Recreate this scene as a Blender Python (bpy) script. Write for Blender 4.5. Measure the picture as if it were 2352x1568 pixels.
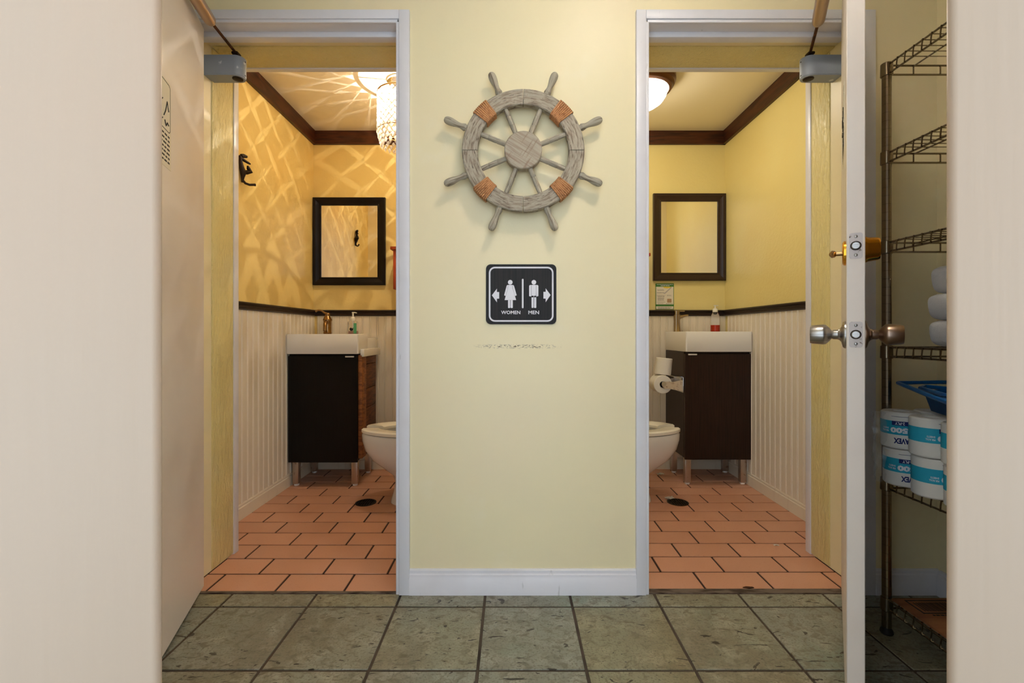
import bpy, bmesh, math, random
from mathutils import Vector, Matrix, Quaternion
R = math.radians
random.seed(7)
for o in list(bpy.data.objects):
    bpy.data.objects.remove(o, do_unlink=True)
scene = bpy.context.scene
COL = scene.collection

# ------------------------------------------------------------------ camera, world, exposure
cd = bpy.data.cameras.new('camera')
cam = bpy.data.objects.new('camera', cd)
COL.objects.link(cam)
cam.location = (0, 0, 0.92)
cam.rotation_euler = (R(90), 0, 0)
cd.sensor_width = 36.0
cd.lens = 36.0 * 1070 / 2352
cd.shift_y = -19 / 2352
cd.clip_start = 0.02
scene.camera = cam
vs = scene.view_settings
vs.view_transform = 'Standard'
vs.look = 'None'
vs.gamma = 1.0
vs.use_curve_mapping = False
vs.exposure = 0.35
world = bpy.data.worlds.new('world')
scene.world = world
world.use_nodes = True
bg = world.node_tree.nodes['Background']
bg.inputs[0].default_value = (0.76, 0.88, 1.0, 1)
bg.inputs[1].default_value = 2.1
HALL_LAMP = 34.0
PENDANT = 104000.0
DOME = 20.5

# ------------------------------------------------------------------ materials
def c(r, g, b):
    f = lambda v: (v / 255 / 12.92) if v <= 10 else ((v / 255 + 0.055) / 1.055) ** 2.4
    return (f(r), f(g), f(b), 1.0)

MATS = {}
def M(name, col, rough=0.5, metal=0.0, layers=(), bump=None, coord='obj', spec=0.5, emit=None,
      trans=0.0, ior=1.45, alpha=1.0, rnd=0.0, coat=0.0, rndcol=None):
    """layers: (scale, lo, hi, colour, detail, distortion); bump: (scale, strength, distance)"""
    if name in MATS:
        return MATS[name]
    m = bpy.data.materials.new(name)
    MATS[name] = m
    m.use_nodes = True
    nt = m.node_tree
    nd, lk = nt.nodes, nt.links
    b = nd['Principled BSDF']
    b.inputs['Base Color'].default_value = col
    b.inputs['Roughness'].default_value = rough
    b.inputs['Metallic'].default_value = metal
    b.inputs['Specular IOR Level'].default_value = spec
    b.inputs['IOR'].default_value = ior
    b.inputs['Transmission Weight'].default_value = trans
    b.inputs['Alpha'].default_value = alpha
    b.inputs['Coat Weight'].default_value = coat
    if emit:
        b.inputs['Emission Color'].default_value = emit[0]
        b.inputs['Emission Strength'].default_value = emit[1]
    if coord == 'world':
        vec = nd.new('ShaderNodeNewGeometry').outputs['Position']
    else:
        vec = nd.new('ShaderNodeTexCoord').outputs['Object']
    if coord == 'diag':
        rt = nd.new('ShaderNodeMapping'); rt.inputs['Rotation'].default_value = (0, R(-33), 0)
        lk.new(vec, rt.inputs['Vector']); vec = rt.outputs[0]
    if coord == 'polar':
        sp = nd.new('ShaderNodeSeparateXYZ')
        lk.new(vec, sp.inputs[0])
        at = nd.new('ShaderNodeMath'); at.operation = 'ARCTAN2'
        lk.new(sp.outputs['Z'], at.inputs[0]); lk.new(sp.outputs['X'], at.inputs[1])
        ln = nd.new('ShaderNodeVectorMath'); ln.operation = 'LENGTH'
        lk.new(vec, ln.inputs[0])
        cb = nd.new('ShaderNodeCombineXYZ')
        lk.new(at.outputs[0], cb.inputs[0]); lk.new(ln.outputs['Value'], cb.inputs[1]); lk.new(sp.outputs['Y'], cb.inputs[2])
        vec = cb.outputs[0]
    def noise(scale, detail=3.0, dist=0.0):
        v = vec
        s = scale
        if not isinstance(scale, (int, float)):
            mp = nd.new('ShaderNodeMapping')
            mp.inputs['Scale'].default_value = scale
            lk.new(vec, mp.inputs['Vector'])
            v = mp.outputs[0]
            s = 1.0
        n = nd.new('ShaderNodeTexNoise')
        n.inputs['Scale'].default_value = s
        n.inputs['Detail'].default_value = detail
        n.inputs['Distortion'].default_value = dist
        lk.new(v, n.inputs['Vector'])
        return n.outputs['Fac']
    cur = None
    for L in layers:
        sc, lo, hi, lc = L[:4]
        det = L[4] if len(L) > 4 else 3.0
        dis = L[5] if len(L) > 5 else 0.0
        mr = nd.new('ShaderNodeMapRange')
        mr.inputs['From Min'].default_value = lo
        mr.inputs['From Max'].default_value = hi
        lk.new(noise(sc, det, dis), mr.inputs['Value'])
        mx = nd.new('ShaderNodeMix'); mx.data_type = 'RGBA'
        if cur is None:
            mx.inputs['A'].default_value = col
        else:
            lk.new(cur, mx.inputs['A'])
        mx.inputs['B'].default_value = lc
        lk.new(mr.outputs[0], mx.inputs['Factor'])
        cur = mx.outputs['Result']
    if rndcol:
        oi = nd.new('ShaderNodeObjectInfo')
        mr = nd.new('ShaderNodeMapRange')
        mr.inputs['From Min'].default_value = .35; mr.inputs['To Max'].default_value = .75
        lk.new(oi.outputs['Random'], mr.inputs['Value'])
        mx = nd.new('ShaderNodeMix'); mx.data_type = 'RGBA'; mx.blend_type = 'MULTIPLY'
        mx.inputs['B'].default_value = tuple(min(1, v / .16) for v in rndcol[:3]) + (1,)
        lk.new(mr.outputs[0], mx.inputs['Factor']); lk.new(cur, mx.inputs['A'])
        cur = mx.outputs['Result']
    if rnd:
        oi = nd.new('ShaderNodeObjectInfo')
        mr = nd.new('ShaderNodeMapRange')
        mr.inputs['To Min'].default_value = 1 - rnd
        mr.inputs['To Max'].default_value = 1 + rnd
        lk.new(oi.outputs['Random'], mr.inputs['Value'])
        hs = nd.new('ShaderNodeHueSaturation')
        lk.new(mr.outputs[0], hs.inputs['Value'])
        if cur is None:
            hs.inputs['Color'].default_value = col
        else:
            lk.new(cur, hs.inputs['Color'])
        cur = hs.outputs[0]
    if cur is not None:
        lk.new(cur, b.inputs['Base Color'])
    if bump:
        bn = nd.new('ShaderNodeBump')
        bn.inputs['Strength'].default_value = bump[1]
        bn.inputs['Distance'].default_value = bump[2]
        lk.new(noise(bump[0], 4.0, bump[3] if len(bump) > 3 else 0.0), bn.inputs['Height'])
        lk.new(bn.outputs[0], b.inputs['Normal'])
    return m

YEL = c(243, 229, 186)
m_wall = M('cream_yellow_paint', YEL, 0.42, layers=[(2.2, .45, .75, c(242, 225, 186)), (7, .62, .8, c(244, 232, 196))],
           bump=((70, 70, 70), .10, .004), coord='world')
# the hall wall carries a worn scuff line below the sign
def scuffed():
    m = m_wall.copy(); m.name = 'cream_yellow_paint_scuffed'
    nt = m.node_tree; nd, lk = nt.nodes, nt.links
    b = nd['Principled BSDF']
    src = b.inputs['Base Color'].links[0].from_socket
    pos = nd.new('ShaderNodeNewGeometry').outputs['Position']
    sp = nd.new('ShaderNodeSeparateXYZ'); lk.new(pos, sp.inputs[0])
    def math(op, a, bb):
        n = nd.new('ShaderNodeMath'); n.operation = op
        for i, v in enumerate((a, bb)):
            if isinstance(v, (int, float)):
                n.inputs[i].default_value = v
            else:
                lk.new(v, n.inputs[i])
        return n.outputs[0]
    def band(s, cen, half, soft):
        d = math('ABSOLUTE', math('SUBTRACT', s, cen), 0)
        mr = nd.new('ShaderNodeMapRange'); mr.inputs['From Min'].default_value = half + soft; mr.inputs['From Max'].default_value = half
        lk.new(d, mr.inputs['Value']); return mr.outputs[0]
    mp = nd.new('ShaderNodeMapping'); mp.inputs['Scale'].default_value = (150, 150, 260); lk.new(pos, mp.inputs['Vector'])
    n = nd.new('ShaderNodeTexNoise'); n.inputs['Scale'].default_value = 1; n.inputs['Detail'].default_value = 4; lk.new(mp.outputs[0], n.inputs['Vector'])
    mr = nd.new('ShaderNodeMapRange'); mr.inputs['From Min'].default_value = .50; mr.inputs['From Max'].default_value = .58; lk.new(n.outputs['Fac'], mr.inputs['Value'])
    f = math('MULTIPLY', math('MULTIPLY', band(sp.outputs['Z'], .873, .002, .007), band(sp.outputs['X'], .02, .06, .1)), mr.outputs[0])
    mx = nd.new('ShaderNodeMix'); mx.data_type = 'RGBA'
    lk.new(f, mx.inputs['Factor']); lk.new(src, mx.inputs['A']); mx.inputs['B'].default_value = c(100, 74, 36)
    lk.new(mx.outputs['Result'], b.inputs['Base Color'])
    return m
m_wall_hall = scuffed()
m_wallroom = M('warm_yellow_paint', c(238, 220, 148), 0.4, layers=[(2.5, .45, .75, c(236, 214, 138))],
               bump=((60, 60, 60), .22, .006, .6), coord='world')
m_wallleft = M('golden_yellow_paint', c(238, 210, 134), 0.4, layers=[(2.5, .45, .75, c(236, 203, 124))],
               bump=((60, 60, 60), .22, .006, .6), coord='world')
m_reveal = M('yellow_paint_thick', c(238, 220, 150), 0.33, layers=[(5, .5, .75, c(240, 226, 168))],
             bump=((70, 70, 22), .75, .012, 1.2), coord='world')
m_trim = M('white_trim_paint', c(232, 229, 232), 0.35, layers=[(6, .55, .8, c(224, 220, 222)), ((40, 40, 9), .72, .8, c(190, 186, 186))],
           bump=((30, 30, 120), .06, .003), coord='world')
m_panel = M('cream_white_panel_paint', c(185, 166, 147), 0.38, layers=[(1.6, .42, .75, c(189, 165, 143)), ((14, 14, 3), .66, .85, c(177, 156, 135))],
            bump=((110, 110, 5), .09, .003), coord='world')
m_door = M('white_door_paint', c(240, 230, 220), 0.36, layers=[(2.4, .5, .8, c(226, 212, 202))], bump=((90, 90, 90), .07, .002))
m_ceil = M('cream_ceiling_paint', c(246, 234, 206), 0.6, bump=((40, 40, 40), .08, .003), coord='world')
m_bead = M('cream_beadboard_paint', c(234, 222, 200), 0.35, layers=[((30, 30, 5), .58, .82, c(222, 206, 184))], coord='world')
m_terra = M('terracotta_tile', c(208, 154, 124), 0.42, layers=[(3, .4, .75, c(200, 144, 112)), (220, .62, .72, c(184, 126, 96)), (60, .74, .79, c(110, 66, 44))],
            bump=((300, 300, 300), .12, .002), coord='world', rnd=.06)
m_terra_grout = M('dark_brown_grout', c(58, 34, 22), 0.8, bump=((200, 200, 200), .3, .003), coord='world')
m_slate = M('green_slate_tile', c(142, 143, 128), 0.40,
            layers=[(2.4, .46, .66, c(130, 124, 106), 5, .6), (3.5, .55, .71, c(132, 146, 128), 4), (14, .48, .76, c(168, 164, 148), 8, .5),
                    ((34, 44, 34), .50, .66, c(118, 113, 96), 9, 1.2), ((170, 170, 170), .52, .70, c(108, 104, 88), 4), ((7, 14, 7), .62, .70, c(108, 98, 78), 8, 1.6), ((10, 22, 10), .645, .665, c(60, 53, 41), 10, 2.6), ((5, 26, 5), .676, .69, c(50, 44, 35), 9, 1.6)],
            bump=((34, 44, 34), .45, .006, 1.2), coord='world', rnd=.09, rndcol=c(104, 98, 82))
m_slate_grout = M('brown_grey_grout', c(84, 70, 58), 0.85, layers=[(7, .4, .7, c(48, 38, 30))], coord='world')
m_crown = M('dark_stained_board', c(78, 38, 18), 0.42, layers=[((6, 6, 60), .4, .65, c(46, 22, 11), 5, .5), (5, .58, .8, c(104, 56, 27)), (45, .74, .8, c(30, 16, 8))],
            bump=((20, 20, 120), .1, .002), coord='world')
m_rail = M('black_brown_rail', c(38, 22, 14), 0.35, layers=[((10, 10, 80), .5, .7, c(30, 18, 12))], coord='world')
m_black = M('black_frame', c(20, 14, 11), 0.42, spec=.25)
m_espresso = M('espresso_veneer', c(44, 26, 17), 0.4, layers=[((160, 160, 4), .45, .6, c(33, 19, 12), 4, .2)], spec=.3, coord='world')
m_blackwood = M('black_ash_veneer', c(17, 12, 9), 0.42, layers=[((160, 160, 4), .45, .6, c(11, 8, 6), 4, .2)], spec=.25, coord='world')
m_plank = M('reclaimed_brown_wood', c(112, 64, 30), 0.55, layers=[((10, 10, 90), .42, .6, c(78, 42, 20), 6, .8), ((14, 14, 30), .66, .72, c(46, 24, 12), 4, 1)], coord='world', rnd=.18)
m_redwood = M('reddish_cedar', c(172, 70, 30), 0.4, layers=[((60, 60, 6), .45, .65, c(140, 50, 22), 4)], coord='world')
m_porc = M('white_porcelain', c(240, 236, 228), 0.10, coat=.3)
m_seat = M('white_plastic_seat', c(244, 238, 222), 0.22)
m_chrome = M('chrome', c(214, 214, 216), 0.14, 1.0)
m_steel = M('brushed_steel', c(176, 172, 168), 0.30, 1.0, layers=[((4, 4, 300), .4, .6, c(150, 146, 142))])
m_dsteel = M('worn_steel_leg', c(190, 178, 166), 0.3, .9, layers=[(40, .6, .75, c(150, 124, 102))])
m_wire = M('dark_chrome_wire', c(150, 136, 114), 0.24, 1.0)
m_brass = M('polished_brass', c(226, 164, 52), 0.15, 1.0)
m_bronze = M('antique_bronze', c(158, 124, 84), 0.22, 1.0)
m_rust = M('rusty_rod', c(92, 52, 26), 0.6, .6, layers=[(60, .45, .6, c(58, 34, 20))])
m_closer = M('grey_painted_metal', c(150, 157, 166), 0.4, 0, layers=[(22, .68, .72, c(205, 208, 210))])
m_armbar = M('beige_aluminium', c(196, 170, 146), 0.32, .6)
m_dark = M('dark_iron', c(44, 30, 22), 0.5, .5, bump=((90, 90, 90), .5, .004))
m_mirror = M('mirror_glass', (0.93, 0.93, 0.92, 1), 0.015, 1.0)
m_glass = M('clear_plastic', (0.98, 0.97, 0.95, 1), 0.04, trans=1.0, ior=1.2)
m_paper = M('white_tissue_paper', c(240, 236, 228), 0.9, bump=((160, 160, 160), .2, .002))
m_towel = M('white_towel', c(226, 222, 220), 0.95, bump=((260, 260, 260), .5, .004))
m_teal = M('teal_print', c(38, 168, 198), 0.7)
m_navy = M('navy_print', c(28, 40, 104), 0.7)
m_wprint = M('white_print', c(240, 240, 244), 0.5)
m_signblk = M('black_brushed_plate', c(40, 36, 35), 0.5, layers=[((220, 220, 4), .4, .65, c(30, 28, 28), 3)], spec=.25)
m_signwht = M('white_sign_ink', c(236, 232, 236), 0.45)
m_card = M('brown_cardboard', c(150, 96, 58), 0.85, layers=[((4, 40, 4), .4, .7, c(132, 82, 48))])
m_ink = M('black_ink', c(24, 20, 18), 0.7)
m_bluep = M('blue_plastic', c(14, 92, 158), 0.28)
m_film = M('thin_clear_film', (0.97, 0.97, 0.98, 1), 0.12, alpha=.16, spec=.9)
m_green = M('green_print', c(58, 124, 44), 0.6)
m_flyer = M('white_flyer_paper', c(236, 228, 208), 0.6)
m_greyink = M('grey_ink', c(130, 122, 112), 0.7)
m_yelink = M('yellow_ink', c(236, 206, 76), 0.7)
m_liquid = M('red_soap', c(206, 52, 22), 0.15)
m_mint = M('mint_label', c(88, 170, 118), 0.5)
m_pinkl = M('pale_pink_soap', c(196, 150, 140), 0.2, alpha=.7)
m_rope = M('brown_jute_rope', c(196, 140, 92), 0.85, layers=[(120, .5, .7, c(162, 106, 64))], bump=((180, 180, 180), .8, .004))
GREYW = c(172, 161, 141)
m_rim = M('whitewashed_rim_wood', GREYW, 0.75, layers=[((5, 170, 60), .46, .66, c(128, 112, 94), 7, .3), ((7, 300, 60), .57, .68, c(84, 68, 54), 6, .3), ((60, 60, 60), .64, .76, c(128, 106, 90), 6)],
          bump=((6, 240, 60), .5, .004), coord='polar')
m_spoke = M('whitewashed_spoke_wood', c(174, 164, 144), 0.75, layers=[((60, 10, 40), .52, .64, c(130, 114, 94), 7, .4), ((110, 12, 40), .62, .68, c(58, 44, 34), 6, .6)],
            bump=((80, 12, 40), .5, .004), coord='polar')
m_hub = M('whitewashed_hub_wood', GREYW, 0.75, layers=[((10, 12, 190), .44, .68, c(144, 124, 106), 8, .3), ((150, 12, 12), .56, .74, c(140, 118, 98), 6, .3), ((9, 12, 110), .62, .7, c(118, 94, 78), 7, .3)],
          bump=((10, 12, 220), .4, .003), coord='diag')
m_bulb = M('bulb_glow', (1, 1, 1, 1), 0.4, emit=((1.0, .90, .76, 1), PENDANT))
m_dome = M('lit_frosted_glass', (1, .97, .9, 1), 0.3, emit=((1.0, .93, .80, 1), DOME))
m_lampdisc = M('hall_lamp_glow', (1, 1, 1, 1), 0.3, emit=((1.0, .90, .76, 1), HALL_LAMP))
m_bronzelamp = M('oil_rubbed_bronze', c(96, 62, 36), 0.35, .8)
m_cage = M('brass_wire', c(160, 122, 76), 0.3, .9)

def crystal():
    m = bpy.data.materials.new('crystal_bead')
    m.use_nodes = True
    nt = m.node_tree; nd, lk = nt.nodes, nt.links
    nd.remove(nd['Principled BSDF'])
    out = nd['Material Output']
    tr = nd.new('ShaderNodeBsdfTransparent'); tr.inputs[0].default_value = (.72, .66, .57, 1)
    tl = nd.new('ShaderNodeBsdfTranslucent'); tl.inputs[0].default_value = (.95, .92, .86, 1)
    gl = nd.new('ShaderNodeBsdfGlossy'); gl.inputs['Roughness'].default_value = .08
    a = nd.new('ShaderNodeMixShader'); a.inputs[0].default_value = .30
    lk.new(tr.outputs[0], a.inputs[1]); lk.new(tl.outputs[0], a.inputs[2])
    d = nd.new('ShaderNodeMixShader'); d.inputs[0].default_value = .1
    lk.new(a.outputs[0], d.inputs[1]); lk.new(gl.outputs[0], d.inputs[2])
    lk.new(d.outputs[0], out.inputs[0])
    return m
m_crystal = crystal()

# ------------------------------------------------------------------ geometry helpers
def new():
    return bmesh.new()

def box(bm, x0, x1, y0, y1, z0, z1, bev=0.0, seg=2):
    if x0 > x1: x0, x1 = x1, x0
    if y0 > y1: y0, y1 = y1, y0
    if z0 > z1: z0, z1 = z1, z0
    t = bmesh.new()
    v = [t.verts.new(p) for p in ((x0, y0, z0), (x1, y0, z0), (x1, y1, z0), (x0, y1, z0), (x0, y0, z1), (x1, y0, z1), (x1, y1, z1), (x0, y1, z1))]
    for f in ((3, 2, 1, 0), (4, 5, 6, 7), (0, 1, 5, 4), (1, 2, 6, 5), (2, 3, 7, 6), (3, 0, 4, 7)):
        t.faces.new([v[i] for i in f])
    if bev:
        bmesh.ops.bevel(t, geom=t.edges[:], offset=bev, segments=seg, profile=.5, affect='EDGES', clamp_overlap=True)
    merge(bm, t)
    return bm

def merge(bm, t, mat=None):
    if mat is not None:
        bmesh.ops.transform(t, matrix=mat, verts=t.verts)
    mp = {v: bm.verts.new(v.co) for v in t.verts}
    for f in t.faces:
        try:
            bm.faces.new([mp[v] for v in f.verts])
        except ValueError:
            pass
    t.free()

def axis_mat(origin, d):
    q = Vector((0, 0, 1)).rotation_difference(Vector(d).normalized())
    return Matrix.Translation(Vector(origin)) @ q.to_matrix().to_4x4()

def lathe(bm, prof, origin=(0, 0, 0), d=(0, 0, 1), seg=24, sx=1.0):
    """prof: list of (r, h) along direction d"""
    m = axis_mat(origin, d)
    rings = []
    for r, h in prof:
        if r < 1e-6:
            rings.append([bm.verts.new(m @ Vector((0, 0, h)))])
        else:
            rings.append([bm.verts.new(m @ Vector((r * sx * math.cos(2 * math.pi * i / seg), r * math.sin(2 * math.pi * i / seg), h))) for i in range(seg)])
    for a, b in zip(rings, rings[1:]):
        if len(a) == 1 and len(b) == 1:
            continue
        for i in range(seg):
            j = (i + 1) % seg
            if len(a) == 1:
                bm.faces.new((a[0], b[j], b[i]))
            elif len(b) == 1:
                bm.faces.new((a[i], a[j], b[0]))
            else:
                bm.faces.new((a[i], a[j], b[j], b[i]))
    for ring, fl in ((rings[0], True), (rings[-1], False)):
        if len(ring) > 1:
            bm.faces.new(ring[::-1] if fl else ring)
    return bm

def cyl(bm, p0, p1, r0, r1=None, seg=12):
    p0, p1 = Vector(p0), Vector(p1)
    r1 = r0 if r1 is None else r1
    L = (p1 - p0).length
    return lathe(bm, [(r0, 0), (r1, L)], p0, p1 - p0, seg)

def tube(bm, pts, r, seg=8, closed=False):
    """swept tube along pts; r float or list"""
    pts = [Vector(p) for p in pts]
    n = len(pts)
    rs = r if isinstance(r, (list, tuple)) else [r] * n
    rings = []
    up = None
    for i, p in enumerate(pts):
        if closed:
            t = pts[(i + 1) % n] - pts[i - 1]
        else:
            t = pts[min(i + 1, n - 1)] - pts[max(i - 1, 0)]
        t.normalize()
        if up is None:
            up = t.orthogonal().normalized()
        else:
            up = (up - t * up.dot(t))
            up = up.normalized() if up.length > 1e-6 else t.orthogonal().normalized()
        s = t.cross(up)
        rings.append([bm.verts.new(p + rs[i] * (math.cos(2 * math.pi * k / seg) * up + math.sin(2 * math.pi * k / seg) * s)) for k in range(seg)])
    pairs = list(zip(rings, rings[1:]))
    if closed:
        pairs.append((rings[-1], rings[0]))
    for a, b in pairs:
        for k in range(seg):
            j = (k + 1) % seg
            bm.faces.new((a[k], a[j], b[j], b[k]))
    if not closed:
        bm.faces.new(rings[0][::-1]); bm.faces.new(rings[-1])
    return bm

def loft(bm, rings, cap0=True, cap1=True):
    vr = [[bm.verts.new(p) for p in r] for r in rings]
    n = len(vr[0])
    for a, b in zip(vr, vr[1:]):
        for i in range(n):
            j = (i + 1) % n
            bm.faces.new((a[i], a[j], b[j], b[i]))
    if cap0: bm.faces.new(vr[0][::-1])
    if cap1: bm.faces.new(vr[-1])
    return bm

def prism(bm, pts, o, u, v, depth):
    """polygon pts (a,b) in plane o+a*u+b*v, extruded by vector depth"""
    o, u, v, depth = Vector(o), Vector(u), Vector(v), Vector(depth)
    A = [bm.verts.new(o + u * a + v * b) for a, b in pts]
    B = [bm.verts.new(o + u * a + v * b + depth) for a, b in pts]
    n = len(pts)
    bm.faces.new(A[::-1]); bm.faces.new(B)
    for i in range(n):
        j = (i + 1) % n
        bm.faces.new((A[i], A[j], B[j], B[i]))
    return bm

def rrect(x0, x1, y0, y1, r, n=5):
    pts = []
    for cx, cy, a0 in ((x1 - r, y1 - r, 0), (x0 + r, y1 - r, 90), (x0 + r, y0 + r, 180), (x1 - r, y0 + r, 270)):
        for k in range(n + 1):
            a = R(a0 + 90 * k / n)
            pts.append((cx + r * math.cos(a), cy + r * math.sin(a)))
    return pts

def extrude_profile(bm, prof, p0, p1, out, up=(0, 0, 1)):
    """prof (a=out, b=up) swept from p0 to p1"""
    p0, p1, out, up = Vector(p0), Vector(p1), Vector(out), Vector(up)
    return prism(bm, prof, p0, out, up, p1 - p0)

def ring_plate(bm, outer, inner, o, u, v, depth):
    o, u, v, depth = Vector(o), Vector(u), Vector(v), Vector(depth)
    P = lambda q, d: bm.verts.new(o + u * q[0] + v * q[1] + depth * d)
    n = len(outer)
    oa, ob = [P(q, 0) for q in outer], [P(q, 1) for q in outer]
    ia, ib = [P(q, 0) for q in inner], [P(q, 1) for q in inner]
    for i in range(n):
        j = (i + 1) % n
        bm.faces.new((oa[i], oa[j], ob[j], ob[i]))
        bm.faces.new((ia[j], ia[i], ib[i], ib[j]))
        bm.faces.new((ob[i], ob[j], ib[j], ib[i]))
        bm.faces.new((oa[j], oa[i], ia[i], ia[j]))
    return bm

def text_bm(s, width=None, height=None, bold=0.0):
    cu = bpy.data.curves.new('t', 'FONT')
    cu.body = s; cu.size = 1.0; cu.offset = bold; cu.resolution_u = 2
    ob = bpy.data.objects.new('t', cu)
    COL.objects.link(ob)
    dg = bpy.context.evaluated_depsgraph_get()
    me = bpy.data.meshes.new_from_object(ob.evaluated_get(dg))
    t = bmesh.new(); t.from_mesh(me)
    bpy.data.objects.remove(ob, do_unlink=True); bpy.data.curves.remove(cu); bpy.data.meshes.remove(me)
    xs = [v.co.x for v in t.verts]; ys = [v.co.y for v in t.verts]
    x0, x1, y0, y1 = min(xs), max(xs), min(ys), max(ys)
    sx = width / (x1 - x0) if width else height / (y1 - y0)
    sy = height / (y1 - y0) if height else sx
    for v in t.verts:
        v.co = Vector(((v.co.x - (x0 + x1) / 2) * sx, (v.co.y - (y0 + y1) / 2) * sy, 0))
    return t

def mesh(name, bm, mat, off=None, smooth=True, ang=38):
    if off is not None:
        bmesh.ops.translate(bm, verts=bm.verts, vec=-Vector(off))
    bmesh.ops.recalc_face_normals(bm, faces=bm.faces)
    me = bpy.data.meshes.new(name)
    bm.to_mesh(me); bm.free()
    me.materials.append(mat)
    if smooth:
        for p in me.polygons:
            p.use_smooth = True
        me.set_sharp_from_angle(angle=R(ang))
    return me

def world_off(p):
    o = Vector((0, 0, 0))
    while p is not None:
        o += p.location
        p = p.parent
    return o

def obj(name, bm, mat, parent=None, local=False, smooth=True, ang=38, at=None):
    """world coordinates unless local; 'at' gives a top-level mesh its own origin"""
    if parent is not None:
        off = None if local else world_off(parent)
    else:
        off = at
    o = bpy.data.objects.new(name, mesh(name, bm, mat, off, smooth, ang))
    COL.objects.link(o)
    if parent is not None:
        o.parent = parent
    elif at is not None:
        o.location = at
    return o

def inst(name, me, loc, parent=None, rot=None):
    o = bpy.data.objects.new(name, me)
    COL.objects.link(o)
    if parent is not None:
        o.parent = parent
        o.location = Vector(loc) - world_off(parent)
    else:
        o.location = loc
    if rot: o.rotation_euler = rot
    return o

def tag(o, label, cat, group=None, kind=None):
    o['label'] = label; o['category'] = cat
    if group: o['group'] = group
    if kind: o['kind'] = kind
    return o

def thing(name, label, cat, loc=(0, 0, 0), rz=0.0, group=None, kind=None):
    o = bpy.data.objects.new(name, None)
    o.empty_display_size = .05
    COL.objects.link(o)
    o.location = loc
    o.rotation_euler = (0, 0, rz)
    return tag(o, label, cat, group, kind)

def struct(name, bm, mat, label, cat, at=None, **kw):
    return tag(obj(name, bm, mat, at=at, **kw), label, cat, kind='structure')

# ------------------------------------------------------------------ main dimensions
D = 1.65            # hall wall front
DB = 1.95           # hall wall back
YB = 3.17           # restroom back wall
CH = 2.29           # restroom ceiling
HC = 2.52           # hall ceiling
LX, LXR = -1.351, -0.06
RX, RXL = 1.449, 0.18
LO = (-1.165, -0.400)   # left opening (rough)
RO = (0.478, 1.250)     # right opening
HD = 2.03
HLX, HRX = -1.52, 1.505

# ------------------------------------------------------------------ walls
bm = new()
for x0, x1 in ((HLX - .1, LO[0]), (LO[1], RO[0]), (RO[1], HRX + .1)):
    box(bm, x0, x1, D, DB, 0, HD)
box(bm, HLX - .1, HRX + .1, D, DB, HD, HC)
wall_hall = struct('wall_hall', bm, m_wall_hall, 'pale yellow painted hall wall between and above the two doorways', 'wall', smooth=False)
# thick rough paint on the hinge-side returns and soffits (second half of the wall depth)
bm = box(new(), LO[0] - .002, LO[0] + .004, 1.805, DB - .004, .004, HD - .006, .002); obj('rough_return', bm, m_reveal, wall_hall)
bm = box(new(), RO[1] - .004, RO[1] + .002, 1.83, DB - .004, .004, HD - .006, .002); obj('rough_return', bm, m_reveal, wall_hall)
for x0, x1 in (LO, RO):
    bm = box(new(), x0 + .006, x1 - .002, 1.80, DB - .004, HD - .005, HD + .002, .002); obj('rough_soffit', bm, m_reveal, wall_hall)

wall_left = struct('wall_left', box(new(), LX - .1, LX, DB, YB, 0, CH + .2), m_wallleft, 'golden yellow left wall of the left restroom above white wainscot', 'wall', smooth=False)
wall_left_back = struct('wall_left_back', box(new(), LX - .1, LXR, YB, YB + .1, 0, CH + .2), m_wallleft, 'golden yellow back wall of the left restroom behind the black mirror', 'wall', smooth=False)
wall_middle = struct('wall_middle', box(new(), LXR, RXL, DB, YB + .1, 0, CH + .2), m_wallroom, 'yellow partition wall dividing the two restrooms', 'wall', smooth=False)
wall_right_back = struct('wall_right_back', box(new(), RXL, RX + .1, YB, YB + .1, 0, CH + .2), m_wallroom, 'yellow back wall of the right restroom behind the brown mirror', 'wall', smooth=False)
wall_right = struct('wall_right', box(new(), RX, RX + .1, DB, YB, 0, CH + .2), m_wallroom, 'yellow right wall of the right restroom above white wainscot', 'wall', smooth=False)
struct('wall_hall_left', box(new(), HLX - .1, HLX, -.75, D, 0, HC), m_wall, 'yellow hall side wall hidden behind the open left door', 'wall', smooth=False)
wall_hall_right = struct('wall_hall_right', box(new(), HRX, HRX + .1, -.75, D, 0, HC), m_wall, 'yellow hall side wall behind the wire shelving rack', 'wall', smooth=False)

def near_wall(name, e, ang, sgn, label):
    """splayed cream wall end: its front face runs from corner e back towards the viewer's side"""
    d = Vector((-sgn * math.cos(R(ang)), -math.sin(R(ang)), 0))
    n = Vector((-sgn * math.sin(R(ang)), math.cos(R(ang)), 0)) * -1
    back = -n if n.y < 0 else n
    L = 1.58; T = .10; r = .010
    pts = []
    for k in range(7):
        a = R(90 * k / 6)
        pts.append((r - r * math.sin(a) if False else r * (1 - math.sin(a)), r * (1 - math.cos(a))))
    pts = [(r * (1 - math.sin(R(15 * k))), r * (1 - math.cos(R(15 * k)))) for k in range(7)][::-1]
    prof = pts + [(r, 0)] if False else [(L, 0)] + [(r * (1 - math.sin(R(15 * k))), r * (1 - math.cos(R(15 * k)))) for k in range(7)] + [(0, T), (L, T)]
    bm = prism(new(), prof, (e[0], e[1], 0), d, back, (0, 0, HC))
    return struct(name, bm, m_panel, label, 'wall')
near_wall('wall_near_left', (-.3745, .5), 42, 1, 'broad cream white wall end filling the left edge of the view')
near_wall('wall_near_right', (.4655, .5), 47, -1, 'cream white wall end at the right edge beside the shelving rack')

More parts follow.
